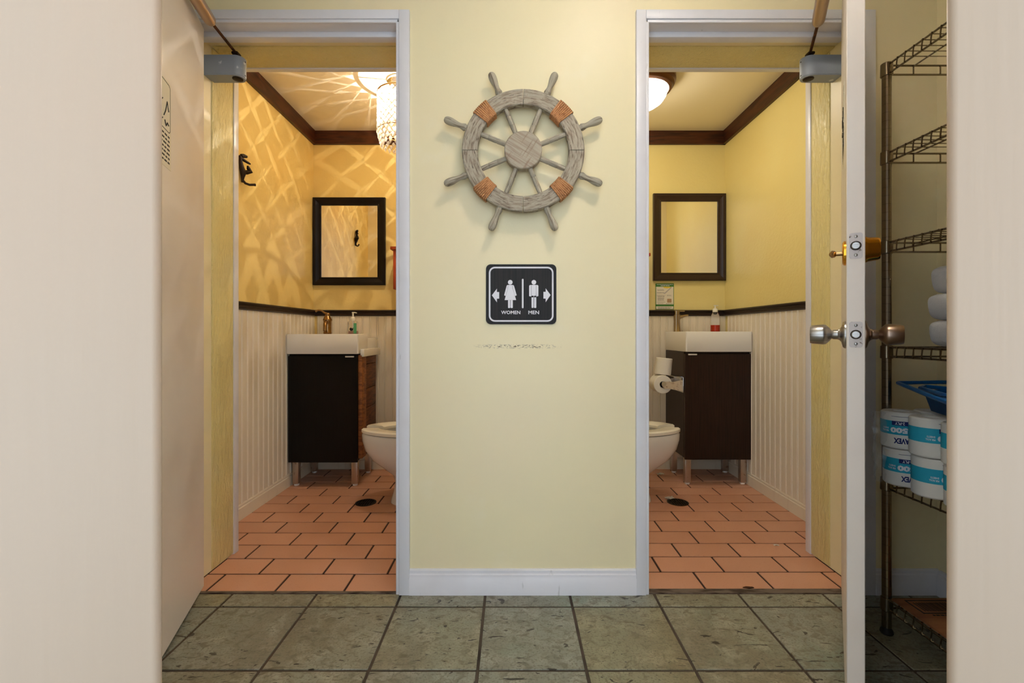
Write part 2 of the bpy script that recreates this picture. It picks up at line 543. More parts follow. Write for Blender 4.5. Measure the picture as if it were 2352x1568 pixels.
struct('ceiling_left', box(new(), LX - .1, LXR, DB, YB + .1, CH, CH + .1), m_ceil, 'warm white ceiling of the left restroom with lamp light patterns', 'ceiling', smooth=False)
struct('ceiling_right', box(new(), RXL, RX + .1, DB, YB + .1, CH, CH + .1), M('pale_yellow_ceiling_paint', c(250, 238, 204), .55, bump=((40, 40, 40), .08, .003), coord='world'), 'warm cream ceiling of the right restroom with dome lamp', 'ceiling', smooth=False)
struct('ceiling', box(new(), HLX - .1, HRX + .1, -.75, DB, HC, HC + .1), m_ceil, 'white hall ceiling above the doorways out of view', 'ceiling', smooth=False)

# ------------------------------------------------------------------ floors with single tiles
def tile_mesh(w, d, mat, cache, th=.010):
    k = (round(w, 4), round(d, 4))
    if k not in cache:
        cache[k] = mesh('tile', box(new(), -w / 2, w / 2, -d / 2, d / 2, -th, 0, .0012, 1), mat)
    return cache[k]

floor = struct('floor', box(new(), HLX, HRX, -.75, D, -.06, -.003), m_slate_grout, 'grey green slate tile floor of the hall with brown grout', 'floor', smooth=False)
cache = {}
g = .0085
TX, TW = -.094, .2975
ZL = [1.648, 1.5675] + [1.5675 - .2955 * k for k in range(1, 7)]
for k in range(-5, 7):
    xa, xb = max(HLX, TX + TW * k), min(HRX, TX + TW * (k + 1))
    if xb - xa < .02: continue
    for ya, yb in zip(ZL[1:], ZL):
        if ya < -.3: continue
        w, d = xb - xa - g, yb - ya - g
        inst('slate_tile', tile_mesh(w, d, m_slate, cache), ((xa + xb) / 2, (ya + yb) / 2, 0), floor)

def brick_floor(name, label, x0, x1, ox0, ox1, ystart, phase):
    fl = struct(name, box(new(), x0, x1, D, YB, -.06, -.003), m_terra_grout, label, 'floor', smooth=False)
    cache = {}
    W, Dp, g = .2465, .1225, .0085
    row = 0
    y = ystart
    while y < YB - .01:
        ya, yb = y, min(y + Dp, YB)
        a, b = (ox0, ox1) if (ya + yb) / 2 < DB - .02 else (x0, x1)
        ph = phase + (W / 2 if row % 2 else 0)
        k = math.floor((a - ph) / W)
        while ph + k * W < b:
            xa, xb = max(a, ph + k * W), min(b, ph + (k + 1) * W)
            if xb - xa > .012:
                inst('terracotta_tile', tile_mesh(xb - xa - g, yb - ya - g, m_terra, cache), ((xa + xb) / 2, (ya + yb) / 2, 0), fl)
            k += 1
        y += Dp; row += 1
    return fl
brick_floor('floor_left', 'terracotta brick tile floor of the left restroom with dark joints', LX, LXR, LO[0], LO[1], 1.659, -.847)
brick_floor('floor_right', 'terracotta brick tile floor of the right restroom with dark joints', RXL, RX, RO[0], RO[1], 1.675, .698)
m_thr = M('dirty_threshold', c(112, 98, 84), .8, layers=[((12, 40, 12), .45, .62, c(62, 48, 36))], coord='world')
tag(obj('trim_1', box(new(), LO[0], LO[1], 1.649, 1.661, -.01, .001), m_thr), 'thin worn grout threshold in the left doorway', 'threshold', kind='structure')
tag(obj('trim_2', box(new(), RO[0], RO[1], 1.649, 1.677, -.01, .001), m_thr), 'thin worn grout threshold in the right doorway', 'threshold', kind='structure')

# ------------------------------------------------------------------ hall baseboards
bprof = [(0, 0), (.016, 0), (.016, .055), (.013, .060), (.013, .070), (.009, .074), (.009, .084), (.004, .088), (0, .088)]
def baseboard(name, p0, p1, out, label, prof=bprof, mat=m_trim):
    return struct(name, extrude_profile(new(), prof, p0, p1, out), mat, label, 'baseboard')
baseboard('baseboard_middle', (-.361, D, 0), (.437, D, 0), (0, -1, 0), 'white moulded baseboard under the wall between the doorways')
baseboard('baseboard_hall_right', (1.2775, D, 0), (HRX, D, 0), (0, -1, 0), 'white baseboard on the short wall behind the shelving rack')
baseboard('baseboard_hall_side', (HRX, D - .016, 0), (HRX, .0, 0), (-1, 0, 0), 'white baseboard along the side wall under the shelving rack')

# ------------------------------------------------------------------ door frames
def frame(name, label, hinge_left, xo, xi_latch, xj_hinge):
    """casing, jambs and stop; xo outer casing edges (x0,x1); latch/hinge jamb faces"""
    t = thing(name, label, 'door frame', ((xo[0] + xo[1]) / 2, D, 0), kind='structure')
    x0, x1 = xo
    CT = 2.056
    xl, xr = (xj_hinge, xi_latch) if hinge_left else (xi_latch, xj_hinge)
    f = D - .016
    for a, b, s in ((x0, xl - .006, 1), (xr + .006, x1, -1)):
        bm = box(new(), a, b, f, D, 0, CT, .002)
        ie = b if s > 0 else a
        box(bm, ie, ie + s * .011, f + .005, D, 0, CT - .04, .002)
        obj('casing', bm, m_trim, t)
    bm = box(new(), xl - .006, xr + .006, f, D, 2.024, CT, .002)
    box(bm, xl, xr, f + .005, D, 2.013, 2.024, .002)
    obj('head_casing', bm, m_trim, t)
    for a, b, hs in ((x0 + .012, xl, hinge_left), (xr, x1 - .012, not hinge_left)):
        obj('jamb', box(new(), a, b, D - .001, D + (.016 if hs else .052), 0, 2.013, .001), m_trim, t)
    obj('head_jamb', box(new(), xl, xr, D - .001, D + .052, 2.013, 2.035, .001), m_trim, t)
    a = xr - .004 if hinge_left else xl
    obj('door_stop', box(new(), a, a + .004, D + .040, D + .075, 0, 1.994, .001), m_trim, t)
    obj('door_stop', box(new(), xl, xr, D + .040, D + .075, 1.994, 2.014, .002), m_trim, t)
    return t
frame('trim_3', 'white painted frame around the left restroom doorway', True, (-1.20, -.3605), -.4035, -1.144)
frame('trim_4', 'white painted frame around the right restroom doorway', False, (.4365, 1.2775), .4775, 1.212)
# inner edge trim where the wall return meets the room
def inner_trim(name, label, x0, x1):
    t = thing(name, label, 'trim', ((x0 + x1) / 2, DB, 0), kind='structure')
    obj('side_strip', box(new(), x0 - .002, x0 + .008, 1.94, 1.972, 0, HD, .001), m_trim, t)
    obj('side_strip', box(new(), x1 - .008, x1 + .002, 1.94, 1.972, 0, HD, .001), m_trim, t)
    obj('head_strip', box(new(), x0 + .008, x1 - .008, 1.94, 1.966, HD - .009, HD + .002, .001), m_trim, t)
inner_trim('trim_5', 'thin white strip edging the inner side of the left doorway', *LO)
inner_trim('trim_6', 'thin white strip edging the inner side of the right doorway', *RO)

# ------------------------------------------------------------------ doors
def knobset(t, lx, z, y0, y1, metal, metal2, plate_mat):
    for y, d, m in ((y1, 1, metal), (y0, -1, metal2)):
        k = obj('knob', lathe(new(), [(.0115, 0), (.0115, .012), (.010, .016), (.018, .022), (.0235, .028), (.0245, .034), (.0225, .056), (.021, .060), (0, .061)], (lx, y + d * .012, z), (0, d, 0), 28), m, t, local=True)
        obj('rosette', lathe(new(), [(.033, 0), (.033, .003), (.030, .006), (.018, .009), (.013, .013), (.012, .016)], (lx, y, z), (0, d, 0), 28), m, k, local=True)

def latch_plate(t, xe, s, z, yc, h, m_plate, m_bolt, chips=True):
    p = obj('latch_plate', prism(new(), rrect(-.0125, .0125, -h / 2, h / 2, .005, 3), (xe - s * .001, yc, z), (0, 1, 0), (0, 0, 1), (s * .0022, 0, 0)), m_plate, t, local=True)
    obj('bolt', lathe(new(), [(.0082, 0), (.0082, .003), (.007, .0045), (0, .0046)], (xe + s * .001, yc, z), (s, 0, 0), 20), m_bolt, p, local=True)
    obj('bolt_hole', lathe(new(), [(.0105, .0002), (.0105, .0006), (0, .0006)], (xe + s * .001, yc, z), (s, 0, 0), 20), m_dark, p, local=True)
    for dz in (-h * .36, h * .36):
        obj('screw', lathe(new(), [(.0034, 0), (.0034, .0006), (.0025, .0012), (0, .0012)], (xe + s * .001, yc, z + dz), (s, 0, 0), 10), m_steel, p, local=True)

# left door: closed it would reach +x from the hinge; it stands open towards the hall
WL, TL = .72, .035
dl = thing('door_1', 'open white door with a hand washing notice, left restroom', 'door', (-1.131, D, 0), R(-71), kind='structure')
obj('door_leaf', box(new(), .002, WL, 0, TL, .02, 2.003, .0015, 1), m_door, dl, local=True)
knobset(dl, WL - .06, .92, 0, TL, m_steel, m_steel, m_steel)
latch_plate(dl, WL, 1, .92, TL / 2, .057, m_steel, m_chrome)
for z in (.25, 1.0, 1.78):
    bm = cyl(new(), (0, -.004, z), (0, -.004, z + .09), .006, seg=10); obj('hinge', bm, m_steel, dl, local=True)
# right door
WR, TR = .74, .034
dr = thing('door_2', 'open white door with steel knob and brass deadbolt, right restroom', 'door', (1.208, D, 0), R(55.5), kind='structure')
obj('door_leaf', box(new(), -WR, -.002, 0, TR, .012, 2.003, .0015, 1), m_door, dr, local=True)
knobset(dr, -(WR - .062), .917, 0, TR, m_steel, M('brown_brushed_steel', c(158, 136, 120), .3, 1.0), m_steel)
m_platew = M('painted_latch_plate', c(214, 206, 204), .45, layers=[(90, .6, .68, c(120, 98, 80))])
latch_plate(dr, -WR, -1, .917, TR / 2, .058, m_platew, m_steel)
latch_plate(dr, -WR, -1, 1.117, TR / 2, .058, m_platew, m_steel)
db = obj('deadbolt_turn', lathe(new(), [(.029, 0), (.029, .004), (.025, .007), (.0, .0075)], (-(WR - .06), TR, 1.11), (0, 1, 0), 28), m_brass, dr, local=True)
bm = cyl(new(), (-(WR - .06), TR + .006, 1.11), (-(WR - .06), TR + .02, 1.11), .005, seg=12)
lathe(bm, [(.004, 0), (.008, .004), (.009, .010), (.003, .015), (0, .0155)], (-(WR - .06), TR + .018, 1.11), (0, 1, 0), 10)
obj('thumb_turn', bm, m_bronze, db, local=True)
dc = obj('deadbolt_cylinder', lathe(new(), [(.030, 0), (.030, .004), (.028, .008), (.026, .026), (.024, .030), (.014, .031), (0, .031)], (-(WR - .06), 0, 1.115), (0, -1, 0), 28), m_brass, dr, local=True)
for z in (.25, 1.0, 1.78):
    bm = cyl(new(), (0, -.004, z), (0, -.004, z + .09), .006, seg=10); obj('hinge', bm, m_steel, dr, local=True)

# notices on the inner faces of both doors (only a sliver shows)
def door_notice(name, label, root, sgn, t, s0, z0, z1, W):
    n = thing(name, label, 'notice', (0, 0, 0))
    n.location = root.location
    n.rotation_euler = root.rotation_euler
    X = lambda s: sgn * s
    y = t
    obj('paper', box(new(), X(s0), X(s0 + W), y, y + .0008, z0, z1), m_flyer, n, local=True, smooth=False)
    H = z1 - z0
    out = rrect(s0 + .006, s0 + W - .006, z0 + .42 * H, z1 - .02 * H, .012)
    inn = rrect(s0 + .008, s0 + W - .008, z0 + .42 * H + .002, z1 - .02 * H - .002, .010)
    bm = ring_plate(new(), [(X(a), b) for a, b in out], [(X(a), b) for a, b in inn], (0, y + .0008, 0), (1, 0, 0), (0, 0, 1), (0, .0003, 0))
    obj('border', bm, m_ink, n, local=True, smooth=False)
    bm = new()
    rnd = random.Random(3)
    for k in range(3):
        pts = [(X(s0 + .02 + .045 * k + .012 * i), y + .0012, z0 + H * (.66 + .10 * math.sin(i * 1.7 + k))) for i in range(4)]
        tube(bm, pts, .0016, 5)
        pts = [(X(s0 + .02 + .045 * k + .010 * i), y + .0012, z0 + H * (.50 + .03 * math.sin(i * 2.4 + k))) for i in range(4)]
        tube(bm, pts, .0016, 5)
    obj('drawing', bm, m_ink, n, local=True)
    bm = new()
    for r in range(7):
        zz = z0 + H * (.37 - .05 * r)
        s = s0 + .012
        while s < s0 + W - .02:
            L = rnd.uniform(.010, .024)
            box(bm, X(s), X(s + L), y + .0008, y + .0011, zz - .0025, zz + .0025)
            s += L + .006
    obj('text_lines', bm, m_ink, n, local=True, smooth=False)
    return n
door_notice('door_notice', 'hand washing notice with drawing and text on the open left door', dl, 1, TL, .325, 1.39, 1.637, .2)
door_notice('door_notice', 'dark edged notice seen edge-on on the open right door', dr, -1, TR, .30, 1.42, 1.60, .2)

# ------------------------------------------------------------------ door closers
def closer(sgn, xw, tip, bar0, bar1, label):
    t = thing('door_closer', label, 'door closer', (xw, 1.79, 1.93))
    y0, y1, z0, z1 = 1.76, 1.818, 1.896, 1.972
    L = .141
    r = (y1 - y0) / 2
    pts = [(0, y0)] + [(L - r + r * math.sin(R(a)), (y0 + y1) / 2 - r * math.cos(R(a))) for a in range(0, 181, 15)] + [(0, y1)]
    bm = prism(new(), pts, (xw, 0, z0 + .004), (-sgn, 0, 0), (0, 1, 0), (0, 0, z1 - z0 - .004))
    b = obj('housing', bm, m_closer, t)
    pts2 = [(a * .985 if a > 0 else a, (y0 + y1) / 2 + (q - (y0 + y1) / 2) * .97) for a, q in pts]
    obj('base_plate', prism(new(), pts2, (xw, 0, z0), (-sgn, 0, 0), (0, 1, 0), (0, 0, .004)), m_closer, t)
    cx = xw - sgn * (L - r)
    cap = obj('pinion_cap', lathe(new(), [(.019, 0), (.019, .002), (.015, .004), (0, .0045)], (cx, (y0 + y1) / 2, z0), (0, 0, -1), 20), m_dark, t)
    for zz in (z0 + .012, z1 - .012):
        obj('screw', lathe(new(), [(.003, 0), (.002, .001), (0, .001)], (xw - sgn * L, (y0 + y1) / 2, zz), (-sgn, 0, 0), 8), m_dark, t)
    px = xw - sgn * (L - r - .004)
    bm = cyl(new(), (px, 1.789, z1), (px, 1.789, z1 + .014), .010, seg=14)
    lathe(bm, [(.006, 0), (.011, .003), (.011, .010), (.006, .013)], (px, 1.789, z1 + .010), (0, 0, 1), 14)
    box(bm, px - .012, px + .012, 1.772, 1.80, z1 + .012, z1 + .022, .003)
    obj('spindle', bm, m_dark, t)
    a = Vector((px, 1.785, z1 + .020)); bpt = Vector(bar0)
    obj('rod', cyl(new(), a, bpt, .005, seg=10), m_rust, t)
    b0, b1 = Vector(bar0), Vector(bar1)
    d = (b1 - b0).normalized()
    bm = lathe(new(), [(.006, -.004), (.014, 0), (.019, .012), (.020, .03), (.022, (b1 - b0).length)], b0 - d * .005, d, 14)
    obj('arm_tube', bm, m_armbar, t)
    br = obj('door_bracket', box(new(), b1.x - .012 + (.0 if sgn > 0 else .0), b1.x + .012, b1.y - .03, b1.y + .03, b1.z - .025, b1.z + .025, .003), m_armbar, t)
    return t
closer(-1, LO[0], None, (-1.035, 1.60, 1.990), (-.945, 1.20, 1.990), 'grey door closer on the left doorway return with rusty rod')
closer(1, RO[1], None, (1.055, 1.605, 1.990), (.850, 1.22, 1.990), 'grey door closer on the right doorway return with rusty rod')

# ------------------------------------------------------------------ wainscot, rails, crown, restroom baseboards
BW = .0505
def plank_mesh(h, d):
    """beadboard plank: face along +x (length BW), proud along +y by d"""
    w = BW
    prof = [(0, 0), (.0, .008), (.0015, .010), (.036, .010), (.0380, .0065), (.0395, .0095), (.0415, .0120), (.0450, .0120), (.0470, .0095), (.0485, .0065), (w, .0065), (w, 0)]
    return mesh('beadboard_plank', prism(new(), prof, (0, 0, 0), (1, 0, 0), (0, 1, 0), (0, 0, h)), m_bead, ang=30)
pm = plank_mesh(.985, 1)
def wainscot(parent, p0, d, L, rz):
    n = int(L / BW + .999)
    for k in range(n):
        o = inst('beadboard_plank', pm, (p0[0] + d[0] * BW * k, p0[1] + d[1] * BW * k, .07), parent)
        o.rotation_euler = (0, 0, rz)
# side walls: left wall planks proud towards +x ; plank local x along wall, local y = outwards
wainscot(wall_left, (LX, YB - .004, 0), (0, -1), YB - DB - .03, R(-90))
wainscot(wall_left_back, (LXR, YB, 0), (-1, 0), LXR - LX - .05, R(180))
wainscot(wall_right_back, (RX, YB, 0), (-1, 0), RX - RXL - .05, R(180))
wainscot(wall_right, (RX, 2.0, 0), (0, 1), YB - 2.0 - .06, R(90))

rprof = [(0, 0), (.012, 0), (.020, .006), (.020, .014), (.015, .018), (.015, .026), (.022, .031), (.022, .038), (.012, .042), (0, .042)]
rrprof = [(0, 0), (.016, 0), (.016, .058), (.012, .062), (.014, .068), (.012, .075), (.006, .080), (0, .080)]
RZ = 1.036
n_tr = 7
def tr(prof, p0, p1, out, mat, label, cat):
    global n_tr
    o = tag(obj('trim_%d' % n_tr, extrude_profile(new(), prof, p0, p1, out), mat, ang=25), label, cat, kind='structure')
    n_tr += 1
    return o
tr(rprof, (LX, 1.97, RZ), (LX, YB, RZ), (1, 0, 0), m_rail, 'black brown chair rail on the left restroom side wall', 'chair rail')
tr(rprof, (LX, YB, RZ), (LXR, YB, RZ), (0, -1, 0), m_rail, 'black chair rail on the left restroom back wall', 'chair rail')
tr(rprof, (RXL, YB, RZ), (RX, YB, RZ), (0, -1, 0), m_rail, 'dark brown chair rail on the right restroom back wall', 'chair rail')
tr(rprof, (RX, 1.97, RZ), (RX, YB, RZ), (-1, 0, 0), m_rail, 'dark brown chair rail on the right restroom side wall', 'chair rail')
cprof = [(0, 0), (.019, 0), (.020, .001), (.020, .09), (0, .09)]
tr(cprof, (LX, 1.97, CH - .09), (LX, YB, CH - .09), (1, 0, 0), m_crown, 'dark stained ceiling board along the left restroom side wall', 'ceiling trim')
tr(cprof, (LX, YB, CH - .09), (LXR, YB, CH - .09), (0, -1, 0), m_crown, 'dark stained ceiling board on the left restroom back wall', 'ceiling trim')
tr(cprof, (RXL, YB, CH - .09), (RX, YB, CH - .09), (0, -1, 0), m_crown, 'brown stained ceiling board on the right restroom back wall', 'ceiling trim')
tr(cprof, (RX, 1.97, CH - .09), (RX, YB, CH - .09), (-1, 0, 0), m_crown, 'brown stained ceiling board along the right restroom side wall', 'ceiling trim')
baseboard('baseboard_left', (LX, 1.97, 0), (LX, YB, 0), (1, 0, 0), 'grubby white baseboard under the left restroom side wainscot', rrprof, m_bead)
baseboard('baseboard_left_back', (LX, YB, 0), (LXR, YB, 0), (0, -1, 0), 'white baseboard behind the left vanity and toilet', rrprof, m_bead)
baseboard('baseboard_right_back', (RXL, YB, 0), (RX, YB, 0), (0, -1, 0), 'white baseboard behind the right vanity and toilet', rrprof, m_bead)
baseboard('baseboard_right', (RX, 1.97, 0), (RX, YB, 0), (-1, 0, 0), 'grubby white baseboard under the right restroom side wainscot', rrprof, m_bead)

# ------------------------------------------------------------------ ship wheel
WC = Vector((.0386, 1.612, 1.548))
wh = thing('ship_wheel', 'weathered grey wooden ship wheel with rope bindings on the wall', 'ship wheel', WC)
RO_, RI_ = .2105, .157
RT = .030
for q in range(4):
    a0, a1 = q * 90 + .25, q * 90 + 89.75
    n = 16
    rings = []
    for k in range(n + 1):
        a = R(a0 + (a1 - a0) * k / n)
        ca, sa = math.cos(a), math.sin(a)
        pr = [(RI_, -.012), (RI_ + .003, -.015), (RO_ - .003, -.015), (RO_, -.012), (RO_, .012), (RO_ - .003, .015), (RI_ + .003, .015), (RI_, .012)]
        rings.append([Vector((r * ca, y, r * sa)) for r, y in pr])
    obj('rim_segment', loft(new(), rings), m_rim, wh, local=True)
obj('hub', lathe(new(), [(.062, -.018), (.065, -.015), (.065, .013), (.062, .016)], (0, 0, 0), (0, 1, 0), 48), m_hub, wh, local=True)
for k in range(8):
    a = R(22.5 + 45 * k)
    d = Vector((math.cos(a), 0, math.sin(a)))
    sp = obj('spoke', lathe(new(), [(.0085, .058), (.0085, .075), (.0092, .095), (.0078, .097), (.0092, .099), (.0092, .128), (.0078, .130), (.0092, .132), (.0085, .148), (.0075, .158)], (0, 0, 0), d, 12), m_spoke, wh, local=True)
    obj('handle', lathe(new(), [(.0105, .207), (.0105, .216), (.0125, .219), (.0115, .224), (.0088, .234), (.0088, .239), (.0092, .245), (.0104, .252), (.0118, .259), (.0130, .267), (.0135, .274), (.0132, .281), (.0120, .287), (.0096, .2915), (.0060, .2945), (0, .296)], (0, 0, 0), d, 24), m_spoke, wh, local=True)
for q in range(4):
    bm = new()
    for s in range(9):
        a = R(45 + 90 * q + (s - 4) * 1.85)
        ca, sa = math.cos(a), math.sin(a)
        path = [Vector((r * ca, y, r * sa)) for r, y in rrect(RI_ - .003, RO_ + .003, -.018, .018, .005, 2)]
        tube(bm, path, .0030, 8, closed=True)
    obj('rope_binding', bm, m_rope, wh, local=True)
bm = cyl(new(), (0, .012, .18), (0, .038, .18), .008, seg=10)
obj('wall_mount', bm, m_dark, wh, local=True)

# ------------------------------------------------------------------ restroom sign
SC = Vector((.0324, D, 1.0575))
PX = 1 / 5.807 / 648
U = lambda x: (x - 854.5) * PX
V = lambda y: -(y - 620) * PX
sg = thing('restroom_sign', 'black restroom sign reading WOMEN and MEN with arrows', 'sign', SC)
obj('plate', prism(new(), rrect(U(387), U(1322), V(1018), V(222), 62 * PX, 6), (0, -.005, 0), (1, 0, 0), (0, 0, 1), (0, .005, 0)), m_signblk, sg, local=True)
bm = ring_plate(new(), rrect(U(425), U(1284), V(985), V(255), 80 * PX, 6), rrect(U(446), U(1263), V(964), V(276), 60 * PX, 6), (0, -.0055, 0), (1, 0, 0), (0, 0, 1), (0, .0006, 0))
obj('border', bm, m_signwht, sg, local=True, smooth=False)
def flat(pts):
    return [(U(a), V(b)) for a, b in pts]
def put(bm, pts):
    prism(bm, pts, (0, -.0056, 0), (1, 0, 0), (0, 0, 1), (0, .0007, 0))
def circ(x, y, r, n=24):
    return [(U(x) + r * PX * math.cos(2 * math.pi * k / n), V(y) + r * PX * math.sin(2 * math.pi * k / n)) for k in range(n)]
bm = new()
put(bm, circ(709, 461, 31))
put(bm, flat([(684, 496), (734, 496), (741, 545), (788, 697), (634, 697), (678, 545)]))
put(bm, flat([(674, 497), (682, 496), (675, 548), (649, 640), (640, 641), (628, 633), (662, 506)]))
put(bm, flat([(745, 497), (737, 496), (745, 548), (771, 640), (782, 641), (795, 633), (758, 506)]))
put(bm, rrect(U(680), U(709), V(803), V(692), 8 * PX, 3))
put(bm, rrect(U(714), U(743), V(803), V(692), 8 * PX, 3))
obj('woman_symbol', bm, m_signwht, sg, local=True, smooth=False)
bm = new()
put(bm, circ(1023, 461, 31))
put(bm, flat([(992, 496), (1052, 496), (1052, 660), (992, 660)]))
put(bm, flat([(972, 497), (989, 496), (989, 646), (975, 650), (960, 643), (960, 508)]))
put(bm, flat([(1072, 497), (1055, 496), (1055, 646), (1069, 650), (1083, 643), (1083, 508)]))
put(bm, rrect(U(992), U(1020), V(802), V(640), 8 * PX, 3))
put(bm, rrect(U(1026), U(1055), V(802), V(640), 8 * PX, 3))
obj('man_symbol', bm, m_signwht, sg, local=True, smooth=False)
bm = new(); put(bm, rrect(U(864), U(886), V(806), V(415), 10 * PX, 3)); obj('divider', bm, m_signwht, sg, local=True, smooth=False)
for pts in ([(465, 634), (532, 545), (532, 590), (562, 590), (562, 678), (532, 678), (532, 727)], [(1245, 630), (1180, 542), (1180, 588), (1150, 588), (1150, 677), (1180, 677), (1180, 725)]):
    bm = new(); put(bm, flat(pts)); obj('arrow', bm, m_signwht, sg, local=True, smooth=False)
for s, a, b in (('WOMEN', 588, 843), ('MEN', 950, 1092)):
    t = text_bm(s, (b - a) * PX, 47 * PX, .018)
    bm = new()
    merge(bm, t, Matrix.Translation((U((a + b) / 2), -.0054, V(861))) @ Matrix.Rotation(R(90), 4, 'X'))
    obj('lettering', bm, m_signwht, sg, local=True, smooth=False)

# ------------------------------------------------------------------ mirrors
def mirror(x0, x1, z0, z1, mat, label):
    t = thing('wall_mirror', label, 'mirror', ((x0 + x1) / 2, YB, z0))
    w = .054
    for name, pts, in (('frame_side', 0), ('frame_side', 1), ('frame_rail', 2), ('frame_rail', 3)):
        P = [((x0, z0), (x0, z1), (x0 + w, z1 - w), (x0 + w, z0 + w)), ((x1, z0), (x1, z1), (x1 - w, z1 - w), (x1 - w, z0 + w)),
             ((x0, z1), (x1, z1), (x1 - w, z1 - w), (x0 + w, z1 - w)), ((x0, z0), (x1, z0), (x1 - w, z0 + w), (x0 + w, z0 + w))][pts]
        bm = new()
        A = [Vector((a, YB - .012, b)) for a, b in P]
        cx = sum((a[0] for a in P)) / 4; cz = sum((a[1] for a in P)) / 4
        o0, o1, i1, i0 = P[0], P[1], P[2], P[3]
        lerp = lambda p, q, f: (p[0] + (q[0] - p[0]) * f, p[1] + (q[1] - p[1]) * f)
        prof = [(0, YB), (0, YB - .022), (.10, YB - .026), (.35, YB - .024), (.45, YB - .021), (.80, YB - .017), (.86, YB - .019), (.97, YB - .018), (1, YB - .010), (1, YB)]
        r0 = [Vector((lerp(o0, i0, f)[0], y, lerp(o0, i0, f)[1])) for f, y in prof]
        r1 = [Vector((lerp(o1, i1, f)[0], y, lerp(o1, i1, f)[1])) for f, y in prof]
        loft(bm, [r0, r1])
        obj(name, bm, mat, t, ang=20)
    obj('mirror_pane', box(new(), x0 + w - .004, x1 - w + .004, YB - .011, YB - .003, z0 + w - .004, z1 - w + .004), m_mirror, t, smooth=False)
mirror(-1.347, -.858, 1.246, 1.838, m_black, 'black framed mirror above the left restroom sink')
mirror(.957, 1.446, 1.276, 1.865, M('dark_brown_frame', c(48, 30, 20), .35), 'dark brown framed mirror above the right restroom sink')

# ------------------------------------------------------------------ vanities, sinks
def vanity(label, x0, x1, y0, y1, z0, z1, mat, tagx, side, leg_inset=.012):
    t = thing('vanity_cabinet', label, 'cabinet', ((x0 + x1) / 2, (y0 + y1) / 2, 0))
    obj('carcass', box(new(), x0, x1, y0 + .02, y1, z0 + .008, z1, .001, 1), mat, t)
    dd = obj('cabinet_door', box(new(), x0 + .001, x1 - .001, y0, y0 + .018, z0, z1 - .012, .0012, 1), mat, t)
    obj('pull_tab', box(new(), tagx, tagx + .052, y0 - .008, y0 + .004, z1 - .020, z1 - .011, .002), m_porc, dd)
    for lx in (x0 + leg_inset, x1 - leg_inset - .036):
        for ly in (y0 + .03, y1 - .085):
            l = obj('leg', box(new(), lx, lx + .036, ly, ly + .036, .012, z0 + .01, .003), m_dsteel, t)
            obj('leg_foot', lathe(new(), [(.014, 0), (.016, .003), (.016, .010), (.010, .013)], (lx + .018, ly + .018, 0), (0, 0, 1), 16), m_porc, l)
    return t
vl = vanity('black vanity cabinet with reclaimed wood side in the left restroom', -1.335, -.920, 2.775, 3.145, .150, .796, m_blackwood, -.992, 1)
# wood cladding on its exposed side
obj('side_post', box(new(), -.920, -.897, 2.785, 2.868, .17, .790, .002), M('plywood_edge_wood', c(150, 92, 46), .55, layers=[((20, 20, 60), .45, .6, c(112, 64, 30), 5, .6)], coord='world'), vl)
zz = .175
for h in (.13, .155, .12, .15, .055):
    obj('side_plank', box(new(), -.920, -.901, 2.870, 3.085, zz, zz + h - .003, .002), m_plank, vl)
    zz += h
obj('side_ledge', box(new(), -.9075, -.884, 2.785, 3.13, .779, .824, .003), m_porc, vl)
vr = vanity('dark brown vanity cabinet holding toilet paper, right restroom', 1.040, 1.438, 2.800, 3.150, .160, .808, m_espresso, 1.058, -1)

def sink(label, x0, x1, y0, y1, z0, z1, step=None):
    t = thing('sink_basin', label, 'sink', ((x0 + x1) / 2, (y0 + y1) / 2, z0))
    yb = step if step else y1
    rect = lambda e, z, r: [Vector((a, b, z)) for a, b in rrect(x0 + e, x1 - e, y0 + e, yb - e, r, 4)]
    rim = .018
    rings = [rect(.003, z0, .008), rect(0, z0 + .004, .010), rect(0, z1 - .004, .010), rect(.003, z1, .008), rect(rim - .003, z1, .02)]
    yi = yb - (.0 if step else .09)
    inr = lambda e, z, r: [Vector((a, b, z)) for a, b in rrect(x0 + rim + e, x1 - rim - e, y0 + rim + e, yi - rim - e, r, 4)]
    rings += [inr(0, z1 - .003, .02), inr(.004, z1 - .05, .025), inr(.03, z0 + .03, .03), inr(.1, z0 + .025, .03)]
    obj('basin', loft(new(), rings), m_porc, t)
    if step:
        obj('rear_ledge', box(new(), x0, x1, step - .004, y1, z0, z1 - .025, .006), m_porc, t)
    obj('drain', lathe(new(), [(.022, 0), (.022, .003), (.014, .004), (0, .002)], ((x0 + x1) / 2, (y0 + yi) / 2, z0 + .025), (0, 0, 1), 20), m_chrome, t)
    return t
sink('white rectangular sink on the black left vanity', -1.3365, -.909, 2.755, 3.145, .797, .915, 2.945)
sink('white rectangular sink on the brown right vanity', 1.037, 1.436, 2.780, 3.158, .809, .930)

